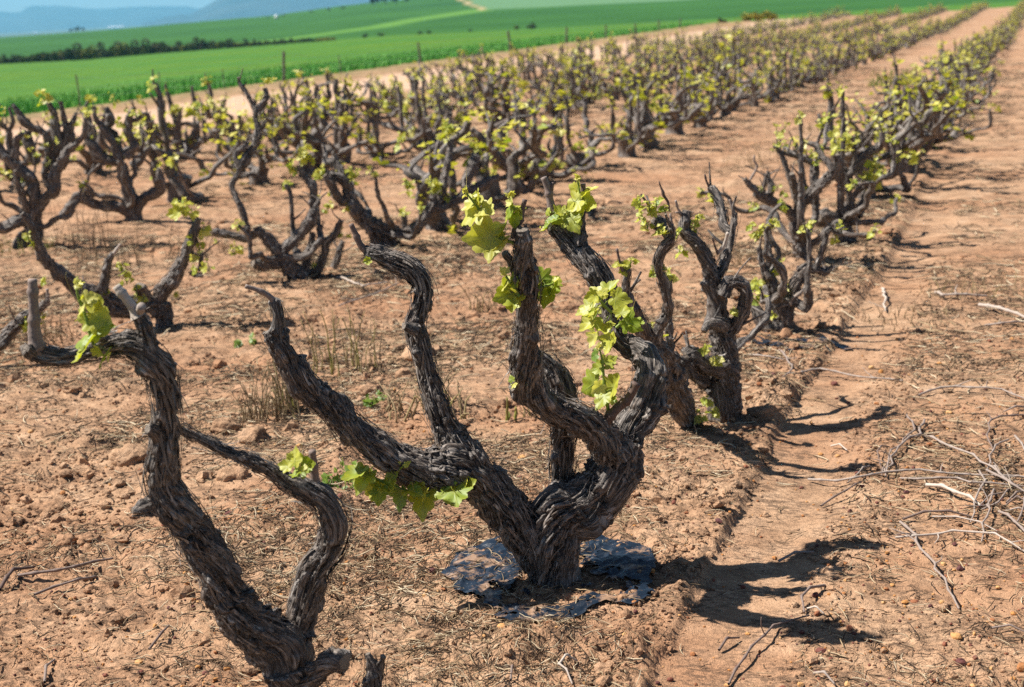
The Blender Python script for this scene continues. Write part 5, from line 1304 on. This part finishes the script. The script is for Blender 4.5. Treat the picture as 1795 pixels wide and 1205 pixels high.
# ------------------------------------------------------------------ litter, stones and lumps of soil
rg = np.random.default_rng(5)
def scatter(n, amin, amax, lmin, lmax, power=0.5):
    a = amin+(amax-amin)*rg.random(n)**(1/power)**0; l = lmin+(lmax-lmin)*rg.random(n)
    return XY(a, l)
def fan_points(n, r0, r1):
    """denser near the viewer's side of the plot, as the photo shows detail there"""
    r = np.exp(rg.uniform(math.log(r0), math.log(r1), n)); th = rg.uniform(math.radians(-24), math.radians(28), n)
    return r*np.sin(th), r*np.cos(th)
def straw_mesh(x, y, ln, rad, tint, flat=1.0):
    n = len(x); K = 5
    az = rg.uniform(0, 2*math.pi, n); cv = rg.normal(0, 1.1, n)
    t = np.linspace(-0.5, 0.5, K)
    A = az[:, None]+cv[:, None]*t[None]
    dx = np.cumsum(np.cos(A), 1)/K; dy = np.cumsum(np.sin(A), 1)/K
    X = x[:, None]+(dx-dx.mean(1, keepdims=True))*ln[:, None]; Y = y[:, None]+(dy-dy.mean(1, keepdims=True))*ln[:, None]
    Z = ground_h(X.ravel(), Y.ravel()).reshape(X.shape)
    Z = 0.5*Z+0.5*Z.max(1, keepdims=True)+rad[:, None]*0.7+np.abs(rg.normal(0, 0.006, (n, 1)))*(1+1.2*t[None]*rg.choice([-1, 1], (n, 1)))
    nx_, ny_ = -np.sin(A), np.cos(A)
    R = rad[:, None]*np.array([0.7, 1, 1.05, 0.9, 0.4])[None]
    V = np.stack([np.stack([X+nx_*R, Y+ny_*R, Z], -1), np.stack([X-nx_*R, Y-ny_*R, Z], -1), np.stack([X, Y, Z+R*1.5*flat], -1)], 2)
    base = (np.arange(n)*K*3)[:, None, None]; i = np.arange(K-1)[None, :, None]*3
    F = []
    for u, w in ((0, 1), (1, 2), (2, 0)):
        F.append(np.concatenate([base+i+u, base+i+w, base+i+w+3, base+i+u+3], -1).reshape(-1, 4))
    return V.reshape(-1, 3), np.concatenate(F), np.repeat(tint, K*3)
def litter(name, label, x, y, ln, rad, tint):
    V, F, Tn = straw_mesh(x, y, ln, rad, tint)
    o = make_obj(name, V, F, None, M_STRAW, None, {'tint': Tn}); tag(o, label, None, None, 'stuff')
xx, yy = fan_points(90000, 2.3, 11)
a_, l_ = AL(xx, yy)
dens = sstep(0.47, 0.64, fbm(P2(xx, yy, 1.5), 4, 200))*np.where(l_ < -0.85, 1.0, 0.42)+0.10
hx, hy = HERO_LOC[0]-0.42, HERO_LOC[1]+0.25
dens += 2.0*np.exp(-(((xx-hx)/0.34)**2+((yy-hy)/0.30)**2))+0.5*np.exp(-(((xx+0.62)/0.35)**2+((yy-3.3)/0.3)**2))
dens *= np.where((l_ > -0.80) & (l_ < -0.50), 0.12, 1.0)
k_ = rg.random(len(xx)) < dens*0.75
xx, yy = xx[k_], yy[k_]; n_ = len(xx)
rr_ = np.hypot(xx, yy)
litter('dry_grass_litter', 'scattered dry straw and dark root fibres on the soil', xx, yy, rg.uniform(0.018, 0.10, n_)*np.clip(rr_/4, 0.8, 2), rg.uniform(0.0006, 0.0017, n_)*np.clip(rr_/3.6, 0.8, 3),
       np.where(rg.random(n_) < 0.55, rg.uniform(0.0, 0.35, n_), rg.uniform(0.5, 1.0, n_)))
n0 = 26000; a2 = rg.uniform(7, 34, n0); l2 = rg.uniform(-12, 2.5, n0); xx, yy = XY(a2, l2)
k_ = rg.random(n0) < 0.15+0.85*sstep(0.46, 0.6, fbm(P2(xx, yy, 0.9), 3, 210)); xx, yy = xx[k_], yy[k_]; n_ = len(xx); rr_ = np.hypot(xx, yy)
litter('dry_weed_litter', 'brown dead weeds lying between the rows farther back', xx, yy, rg.uniform(0.08, 0.28, n_), rg.uniform(0.0016, 0.0034, n_)*np.clip(rr_/12, 0.8, 2), np.where(rg.random(n_) < 0.75, rg.uniform(0.0, 0.4, n_), rg.uniform(0.5, 0.9, n_)))
# twigs of old prunings in drifts along the lane at the right
a_ = rg.uniform(3.0, 60, 9000)**1.0; l_ = rg.uniform(-0.25, 5.5, 9000)
xx, yy = XY(a_, l_)
dens = sstep(0.5, 0.64, fbm(np.stack([a_*0.85, l_*0.35, a_*0], -1), 3, 300))*sstep(-0.2, 1.0, l_)*np.clip(a_/5-0.6, 0.02, 1)
hp = gp(1760, 860)
dens += 2.5*np.exp(-(((xx-hp[0])/0.16)**2+((yy-hp[1])/0.28)**2))
k_ = rg.random(9000) < dens; xx, yy = xx[k_], yy[k_]; n_ = len(xx); rr_ = np.hypot(xx, yy)
hx_ = rg.normal(hp[0]+0.03, 0.12, 260); hy_ = rg.normal(hp[1], 0.22, 260)
xx = np.concatenate([xx, hx_]); yy = np.concatenate([yy, hy_]); n_ = len(xx); rr_ = np.hypot(xx, yy)
litter('twig_litter', 'grey twigs of old prunings strewn along the lane', xx, yy, rg.uniform(0.06, 0.32, n_)*np.clip(rr_/8, 0.6, 1.5), rg.uniform(0.0012, 0.0028, n_)*np.clip(rr_/7, 0.7, 2.5),
       np.where(rg.random(n_) < 0.6, rg.uniform(0.1, 0.4, n_), rg.uniform(0.5, 0.95, n_)))
def icosphere(sub):
    import bmesh
    bm = bmesh.new(); bmesh.ops.create_icosphere(bm, subdivisions=sub, radius=1)
    V = np.array([v.co[:] for v in bm.verts]); F = np.array([[v.index for v in f.verts] for f in bm.faces]); bm.free(); return V, F
IV, IF = icosphere(2)
def lumps(name, label, mat, x, y, r, tint, rough, sink=0.25):
    n = len(x); k = len(IV)
    S = r[:, None]*rg.uniform(0.7, 1.25, (n, 3))*np.array([1, 1, 0.75])
    off = rg.uniform(0, 100, (n, 1, 3))
    q = (IV[None]*1.6+off).reshape(-1, 3)
    d = 1+rough*2*(fbm(q, 2, 3)-0.5); d = d*(1+rough*0.7*(vn(q*3.1, 8)-0.5))
    V = IV[None]*S[:, None, :]*d.reshape(n, k, 1)
    az = rg.uniform(0, 6.28, n); c, s_ = np.cos(az)[:, None], np.sin(az)[:, None]
    X = V[..., 0]*c-V[..., 1]*s_+x[:, None]; Y = V[..., 0]*s_+V[..., 1]*c+y[:, None]
    Z = V[..., 2]+(ground_h(x, y)+S[:, 2]*(1-2*sink)*0.6)[:, None]
    F = IF[None]+(np.arange(n)*k)[:, None, None]
    o = make_obj(name, np.stack([X, Y, Z], -1).reshape(-1, 3), None, F.reshape(-1, 3), mat, None, {'tint': np.repeat(tint, k)}, rough < 0.3)
    tag(o, label, None, None, 'stuff')
xx, yy = fan_points(6000, 2.4, 6.5); a_, l_ = AL(xx, yy)
k_ = rg.random(6000) < np.where(l_ > -0.5, 0.95, 0.40); xx, yy = xx[k_], yy[k_]; n_ = len(xx)
lumps('gravel', 'small brown and ochre pebbles scattered on the soil', M_STONE, xx, yy, np.clip(rg.lognormal(math.log(0.0033), 0.5, n_), 0.0016, 0.012), rg.random(n_)**1.1, 0.3, 0.05)
xx, yy = fan_points(16000, 2.4, 12); a_, l_ = AL(xx, yy)
tl = l_-track_l(a_)
dens = 0.55*sstep(0.44, 0.62, fbm(P2(xx, yy, 1.7), 3, 9))*(l_ < -0.85)+1.0*np.exp(-((tl+0.10)/0.07)**2)+0.05+0.25*np.exp(-((tl-0.36)/0.08)**2)
dens = dens*np.where((tl > 0.02) & (tl < 0.26), 0.1, 1)
cq = gp(130, 870); dens = dens+1.3*np.exp(-(((xx-cq[0])/0.34)**2+((yy-cq[1])/0.30)**2)); cq = gp(640, 640); dens = dens+0.9*np.exp(-(((xx-cq[0])/0.3)**2+((yy-cq[1])/0.3)**2))
k_ = rg.random(16000) < dens*0.8; xx, yy = xx[k_], yy[k_]; n_ = len(xx)
big_ = rg.lognormal(math.log(0.0075), 0.55, n_)*np.clip(np.hypot(xx, yy)/4, 0.9, 1.6)
lumps('soil_clods', 'crumbly reddish clods of soil along the bank and between the vines', M_SOIL, xx, yy, np.clip(big_*0.95, 0.003, 0.034), rg.random(n_), 0.6, 0.35)
IV, IF = icosphere(1)
xx, yy = fan_points(90000, 2.3, 8.5); a_, l_ = AL(xx, yy); tl = l_-track_l(a_)
dens = 0.16+0.9*sstep(0.42, 0.62, fbm(P2(xx, yy, 2.3), 3, 91))+1.0*np.exp(-((tl+0.07)/0.06)**2)+0.5*np.exp(-((tl-0.30)/0.06)**2)
dens = dens*np.where((tl > 0.03) & (tl < 0.24), 0.08, 1)
k_ = rg.random(90000) < dens*0.6; xx, yy = xx[k_], yy[k_]; n_ = len(xx)
lumps('soil_crumbs', 'fine crumbs of dry soil covering the ground', M_SOIL, xx, yy, np.clip(rg.lognormal(math.log(0.0032), 0.45, n_)*np.clip(np.hypot(xx, yy)/3.6, 0.8, 2), 0.0015, 0.009), rg.random(n_), 0.5, 0.3)

# single big clods one can tell apart
def clod(px, py, rpx, label, seed, tint=0.1):
    V, F = icosphere(4)
    g = gp(px, py); k = np.linalg.norm(g-CAM)/FPX; r = rpx*k*0.8
    d = 1+1.0*(fbm(V*1.5+seed*7.7, 4, seed)-0.5)+0.22*(np.abs(fbm(V*4+seed, 3, seed+1)*2-1)-0.3)+0.20*(fbm(V*11+seed, 3, seed+2)-0.5)
    V = V*d[:, None]*np.array([1.1, 0.9, 0.70])*r
    loc = np.array([g[0], g[1], gz(g[0], g[1])+r*0.10])
    o = make_obj('soil_clod', V+loc, None, F, M_SOIL, None, {'tint': np.full(len(V), tint)}, True, loc)
    tag(o, label, 'clod of soil')
clod(735, 632, 36, 'big red brown clod behind the upper left arm of the central vine', 1)
clod(648, 645, 22, 'smaller red clod left of the big one behind the left arm', 2)
clod(700, 615, 18, 'red clod just touching the left side of the upper left arm', 3)
clod(410, 845, 30, 'clod right of the bent arm of the front left vine', 4)
clod(445, 775, 34, 'broad clod above the slim side arm of the front left vine', 5)
clod(235, 805, 38, 'large shaded clod left of the bent arm', 6)
clod(95, 885, 30, 'flat clod near the left edge', 7)
clod(115, 950, 24, 'lower of two clods near the left edge', 8)
clod(155, 948, 22, 'pointed clod beside the lower clod near the left edge', 9)
clod(395, 755, 30, 'upright clod close to the bent arm', 10)
clod(650, 690, 26, 'clod in the dry weeds between the left arms', 11)
clod(1340, 735, 34, 'crumbling lump of the bank right of the second vine', 12, 0.4)

# ------------------------------------------------------------------ fence, wheat edge, hedge, far trees, buildings
M_POST = mat_plain('weathered_post', (0.09, 0.078, 0.065), (0.22, 0.19, 0.16), 30, 0.85)
M_WIRE = mat_plain('fence_wire', (0.20, 0.20, 0.20), (0.35, 0.35, 0.35), 20, 0.4, 0.5, 0.0)
fe = empty('wire_fence', (*XY(30, -17.5), 0)); fe.location.z = gz(*XY(30, -17.5))
tag(fe, 'wire fence on thin dark posts between the dirt road and the green field', 'fence')
fl = np.array(fe.location)
POSTS = [(142, 168, 45, 3.0), (280, 150, 34, 2.4), (394, 140, 24, 2.2), (497, 138, 42, 6.0), (598, 124, 24, 2.5), (737, 109, 28, 5.0), (895, 88, 28, 5.0), (993, 75, 23, 4.2), (1062, 65, 18, 3.6), (1115, 58, 15, 3.2), (1155, 52, 14, 3.2), (1192, 47, 12, 3)]
tops = []
FA = np.arange(12, 84, 0.05); FX, FY = XY(FA, -17.5); FZ = ground_h(FX, FY)
FQ = project(np.stack([FX, FY, FZ], -1))[0]
for px, py, h, w in POSTS:
    i_ = int(np.argmin(np.abs(FQ-px))); x, y, z = FX[i_], FY[i_], FZ[i_]
    k = np.linalg.norm(np.array([x, y, z])-CAM)/FPX
    b = Bag(); H = h*k+0.12
    lean = np.random.default_rng(int(px)).normal(0, 0.03, 2)
    tube(b, [(x, y, z-0.15, w*k/2.6), (x+lean[0]*0.5, y+lean[1]*0.5, z+H*0.5, w*k/2.6), (x+lean[0], y+lean[1], z+H, w*k/2.6*0.92)], 0.08, 9, 0.08, 0.06, 0, int(px))
    b.build('post', M_POST, fe, fl)
    tops.append((x+lean[0]*0.8, y+lean[1]*0.8, z, H))
for hh in (0.35, 0.62, 0.9):
    b = Bag(); pts = []
    for (x0, y0, z0, h0), (x1, y1, z1, h1) in zip(tops[:-1], tops[1:]):
        for t in (0, 0.5):
            pts.append((x0+(x1-x0)*t, y0+(y1-y0)*t, z0+(z1-z0)*t+(h0+(h1-h0)*t)*hh-(0.02 if t else 0), 0.0022))
    tint_tube(b, pts, 0.5, 0.5, 4, False); b.build('wire', M_WIRE, fe, fl)

M_WHEAT = mat_tint('wheat_blades', [(0.0, (0.08, 0.30, 0.06)), (0.6, (0.17, 0.45, 0.06)), (1.0, (0.34, 0.52, 0.10))], 0.6, 0.3, 1.0, 0.5)
def wheat():
    n = 60000
    a = rg.uniform(14, 82, n); l = -18.0-np.abs(rg.normal(0, 1, n))*3.2
    l += 0.35*(fbm(np.stack([a*0.6, a*0, a*0], -1), 3, 5)-0.5)
    x, y = XY(a, l); z = land_z(x, y)[0]
    h = rg.uniform(0.10, 0.22, n)*(0.75+0.6*fbm(P2(x, y, 0.7), 2, 6)); az = rg.uniform(0, 6.28, n); w = rg.uniform(0.006, 0.014, n); be = rg.uniform(0.0, 0.12, n); ab = rg.uniform(0, 6.28, n)
    c, s = np.cos(az)*w, np.sin(az)*w
    V = np.stack([np.stack([x-c, y-s, z-0.03], -1), np.stack([x+c, y+s, z-0.03], -1),
                  np.stack([x+c*.7+np.cos(ab)*be*.35, y+s*.7+np.sin(ab)*be*.35, z+h*.6], -1), np.stack([x-c*.7+np.cos(ab)*be*.35, y-s*.7+np.sin(ab)*be*.35, z+h*.6], -1),
                  np.stack([x+np.cos(ab)*be, y+np.sin(ab)*be, z+h], -1)], 1)
    base = np.arange(n)[:, None]*5
    o = make_obj('wheat_stand', V.reshape(-1, 3), base+np.array([[0, 1, 2, 3]]), base+np.array([[3, 2, 4]]), M_WHEAT, None, {'tint': np.repeat(np.clip(rg.normal(0.4, 0.22, n), 0, 1), 5)}, False)
    tag(o, 'dense young green cereal blades along the near edge of the field', None, None, 'stuff')
wheat()
M_SHRUB = mat_tint('shrub_leaves', [(0.0, (0.11, 0.085, 0.065)), (0.35, (0.050, 0.075, 0.022)), (0.7, (0.13, 0.16, 0.03)), (1.0, (0.30, 0.24, 0.03))], 0.8, 0.15, 2.0, 0.3)
def foliage_blob(seed, n, size, tint, tsd, squash=0.75):
    rng = np.random.default_rng(seed)
    c = rng.normal(size=(9, 3))*np.array([0.34, 0.34, 0.20]); c[:, 2] = np.abs(c[:, 2])+0.30
    cr = rng.uniform(0.18, 0.40, 9)
    k = rng.integers(0, 9, n); d = rng.normal(size=(n, 3)); d /= np.linalg.norm(d, axis=1)[:, None]
    P = c[k]+d*(cr[k]*rng.uniform(0.55, 1.05, n))[:, None]; P[:, 2] = np.abs(P[:, 2])*squash/0.75+0.02
    u = rng.normal(size=(n, 3)); u /= np.linalg.norm(u, axis=1)[:, None]
    w = np.cross(u, rng.normal(size=(n, 3))); w /= np.linalg.norm(w, axis=1)[:, None]
    s = size*rng.uniform(0.5, 1.3, n)[:, None]
    V = np.stack([P-u*s, P+w*s*.6, P+u*s, P-w*s*.6], 1)
    ct = rng.normal(tint, tsd, 9)
    t = np.clip(ct[k]+rng.normal(0, 0.08, n), 0, 1)
    return V.reshape(-1, 3), np.arange(n*4).reshape(-1, 4), np.repeat(t, 4)
SHR = []
for i, (tn, sd_) in enumerate([(0.35, 0.12), (0.5, 0.15), (0.12, 0.14), (0.75, 0.15), (0.3, 0.2), (0.95, 0.08)]):
    V, F, T_ = foliage_blob(50+i, 1100, 0.085, tn, sd_)
    b = Bag(); b.add(V, F, None, tint=T_)
    stb = Bag()
    for q in range(4):
        tube(stb, [(0.05*q-0.07, 0.03*(q % 2), -0.1, 0.03), (0.12*q-0.2, 0.1*(q % 3)-0.1, 0.35, 0.02), (0.2*q-0.3, 0.15*(q % 3)-0.15, 0.6, 0.01)], 0.1, 6, 0, 0, 0, q, False)
    SHR.append((b.build('foliage', M_SHRUB, mesh_only=True), stb.build('stem', M_BARK, mesh_only=True)))
SLAB = ['dark olive shrub in the hedgerow across the green field', 'mid green shrub in the hedgerow across the green field', 'grey brown shrub in the hedgerow across the green field',
        'yellow green shrub in the hedgerow across the green field', 'mottled dark shrub in the hedgerow across the green field', 'yellow flowering shrub in the hedgerow across the green field']
def shrub(p, s, kind, rz, label, group, sz=1.0):
    fm, sm = SHR[kind]
    e = tag(empty('shrub', p), label, 'shrub', group); e.scale = (s, s, s*sz); e.rotation_euler = (0, 0, rz)
    for nm, me in (('foliage', fm), ('stem', sm)):
        c = bpy.data.objects.new(nm, me); COL.objects.link(c); c.parent = e
rg = np.random.default_rng(12)
xh = -70.0
while xh < 585:
    hy = np.interp(xh, [-100, 0, 150, 300, 420, 500, 585], [118, 110, 103, 91, 80, 75, 69])
    tall = np.interp(xh, [-100, 0, 60, 130, 300, 400, 480, 590], [15, 15, 13, 18, 17, 11, 7, 5])
    kind = int(rg.choice(6, p=[.3, .2, .25, .12, .11, .02])) if xh > 40 else int(rg.choice([1, 3, 0]))
    if 555 < xh < 585: kind = 5
    R = 250+rg.normal(0, 3); p = land_pt(xh, hy, R); p[2] -= 0.2
    s = tall*R/FPX*rg.uniform(0.75, 1.25)
    shrub(p, s*1.15, kind, rg.uniform(0, 6.28), SLAB[kind], 'shrubs of the hedgerow')
    xh += s*0.75*FPX/R*rg.uniform(0.6, 1.3)
for i, (x, y, h, kd, lab) in enumerate([(640, 63, 6, 2, 'small brownish bush right of the hedgerow end'), (668, 58, 6, 4, 'second small bush right of the hedgerow end'), (735, 58, 5, 0, 'lone small bush on the line between two greens'), (752, 56, 5, 2, 'brown bush next to the lone small one'), (825, 53, 4, 2, 'pale brown bush far right on the line between two greens'), (935, 49, 9, 0, 'dark round bush above the fence posts'), (905, 50, 7, 3, 'yellowish bush left of the dark round one')]):
    p = land_pt(x, y, 245); shrub(p, h*245/FPX*1.3, kd, i*1.1, lab, None, 0.8)
p = XY(88.0, -16.0); shrub((p[0], p[1], gz(*p)-0.05), 1.15, 5, 0.4, 'bright yellow green bush at the far corner of the vineyard', None, 0.6)
p = XY(84.0, -17.4); shrub((p[0], p[1], gz(*p)-0.05), 0.42, 2, 2.4, 'dull grey bush beside the yellow one at the vineyard corner', None, 0.7)

M_TREE = mat_tint('far_tree_leaves', [(0.0, (0.018, 0.030, 0.014)), (1.0, (0.05, 0.075, 0.025))], 0.8, 0.1, 1.0, 0.4)
def far_tree(px, py, R, hpx, seed, label):
    p = land_pt(px, py, R) if R < 1400 else None
    H = hpx*R/FPX
    e = tag(empty('tree', p), label, 'tree')
    V, F, T_ = foliage_blob(seed, 1500, 0.075, 0.5, 0.25)
    V = V*np.array([0.62, 0.62, 0.75])*H+np.array([0, 0, 0.22*H])+p
    b = Bag(); b.add(V, F, None, tint=T_); b.build('crown', M_TREE, e, p)
    tb = Bag(); tube(tb, [(*(p-[0, 0, 0.5]), 0.045*H), (*(p+[0.01*H, 0, 0.2*H]), 0.035*H), (*(p+[0.03*H, 0, 0.55*H]), 0.015*H)], 0.06*H, 8, 0.1, 0.1, 0, seed, False)
    tb.build('trunk', M_BARK, e, p)
for i, (x, y, h, lab) in enumerate([(655, 5, 18, 'leftmost dark tree of the clump on the hill crest'), (676, 3, 22, 'tall dark tree in the clump on the hill crest'), (693, 3, 18, 'round dark tree in the clump on the hill crest'), (712, 2, 14, 'rightmost dark tree of the clump on the hill crest'), (772, 2, 8, 'small lone tree right of the crest clump'), (125, 58, 7, 'small dark tree on the far left crest'), (136, 57, 9, 'middle dark tree on the far left crest'), (147, 56, 7, 'right hand dark tree on the far left crest')]):
    R = 700 if x < 300 else 690
    far_tree(x, y, R, h, 900+i, lab)
for i, (x, y, h) in enumerate([(470, 27.5, 2.5), (496, 25, 3), (545, 17, 3), (575, 13, 4), (600, 10, 4)]):
    p = land_pt(x, y+1, 695); shrub(p, h*695/FPX*1.3, i % 3, i, ['low dark bush on the skyline, first from the left', 'low bush on the skyline just right of the white tank', 'low bush on the skyline halfway up the slope', 'rounded bush high on the skyline slope', 'highest bush on the skyline slope'][i], None, 0.7)

M_WHITE = mat_plain('white_paint', (0.72, 0.72, 0.70), (0.82, 0.82, 0.80), 3, 0.5, 0.3, 0.0)
M_ROOF = mat_plain('sheet_roof', (0.55, 0.56, 0.58), (0.7, 0.7, 0.72), 0.5, 0.5, 0.3, 0.0)
M_DOOR = mat_plain('dark_door', (0.05, 0.05, 0.05), (0.08, 0.08, 0.08), 1, 0.6, 0.2, 0.0)
def box(b, x0, x1, y0, y1, z0, z1):
    V = np.array([(x, y, z) for z in (z0, z1) for y in (y0, y1) for x in (x0, x1)])
    b.add(V, np.array([[0, 2, 3, 1], [4, 5, 7, 6], [0, 1, 5, 4], [2, 6, 7, 3], [0, 4, 6, 2], [1, 3, 7, 5]]))
def shed(px, py, wpx, hpx, label):
    d = ray(px, py); t = (PLAIN_Z-CAMH)/d[2]; p = CAM+d*t; k = t/FPX
    w, h = wpx*k, hpx*k; dep = w*0.5
    e = tag(empty('farm_shed', p), label, 'shed'); e.rotation_euler = (0, 0, 0.2)
    b = Bag(); box(b, -w/2, w/2, 0, dep, -2, h*0.7)
    b.add(np.array([(-w/2, 0, h*.7), (-w/2, dep, h*.7), (-w/2, dep/2, h), (w/2, 0, h*.7), (w/2, dep, h*.7), (w/2, dep/2, h)]), None, np.array([[0, 2, 1], [3, 4, 5]]))
    b.build('wall', M_WHITE, e, (0, 0, 0), False)
    r = Bag(); o_ = w*0.03
    for s in (0, 1):
        y0 = -o_ if s == 0 else dep+o_
        V = np.array([(-w/2-o_, y0, h*.68), (w/2+o_, y0, h*.68), (w/2+o_, dep/2, h*1.02), (-w/2-o_, dep/2, h*1.02)])
        V2 = V+np.array([0, 0, h*0.04]); r.add(np.concatenate([V, V2]), np.array([[0, 1, 2, 3], [7, 6, 5, 4], [0, 4, 5, 1], [1, 5, 6, 2], [2, 6, 7, 3], [3, 7, 4, 0]]))
    r.build('roof', M_ROOF, e, (0, 0, 0), False)
    db = Bag(); box(db, -w*.1, w*.1, -0.4, 0.0, -1, h*.5); db.build('door', M_DOOR, e, (0, 0, 0), False)
shed(203, 51.5, 26, 5, 'long white farm shed on the plain behind the crest')
shed(104, 50, 9, 4, 'small pale farm shed further left on the plain')
shed(62, 60, 7, 3, 'tiny pale shed furthest left on the plain')
tp = land_pt(485, 34.5, 640)
e = tag(empty('water_tank', tp), 'small white water tank on the green hillside below the mountain', 'tank')
b = Bag()
th_ = np.linspace(0, 2*math.pi, 24, endpoint=False)
prof = [(0.75, 0), (0.8, 0.05), (0.8, 0.7), (0.84, 0.74), (0.8, 0.78), (0.8, 1.45), (0.7, 1.6), (0.3, 1.72), (0.0001, 1.74)]
V = np.array([(r*math.cos(t), r*math.sin(t), z) for r, z in prof for t in th_])+tp
idx = np.arange(len(V)).reshape(len(prof), 24); nx = np.roll(idx, -1, 1)
b.add(V, np.stack([idx[:-1], nx[:-1], nx[1:], idx[1:]], -1).reshape(-1, 4)); b.build('body', M_WHITE, e, tp)
b = Bag(); V = np.array([(r*math.cos(t), r*math.sin(t), z) for r, z in [(0.25, 1.68), (0.25, 1.82), (0.2, 1.86), (0.0001, 1.87)] for t in th_])+tp
idx = np.arange(len(V)).reshape(4, 24); nx = np.roll(idx, -1, 1)
b.add(V, np.stack([idx[:-1], nx[:-1], nx[1:], idx[1:]], -1).reshape(-1, 4)); b.build('lid', M_WHITE, e, tp)

# ------------------------------------------------------------------ the air
def haze():
    mt, nt, out = new_mat('hazy_air')
    pv = N(nt, 'ShaderNodeVolumePrincipled')
    pv.inputs['Color'].default_value = (0.27, 0.68, 1.0, 1)
    pv.inputs['Density'].default_value = HAZE_D
    pv.inputs['Anisotropy'].default_value = 0.0
    L(nt, pv.outputs[0], out.inputs['Volume'])
    b = Bag(); box(b, -12000, 12000, -60, 10800, PLAIN_Z-8, 300)
    o = b.build('haze', mt, None, (0, 0, 0), False); tag(o, 'thin blue air between the camera and the mountains', None, None, 'stuff')
HAZE_D = 0.00014
haze()
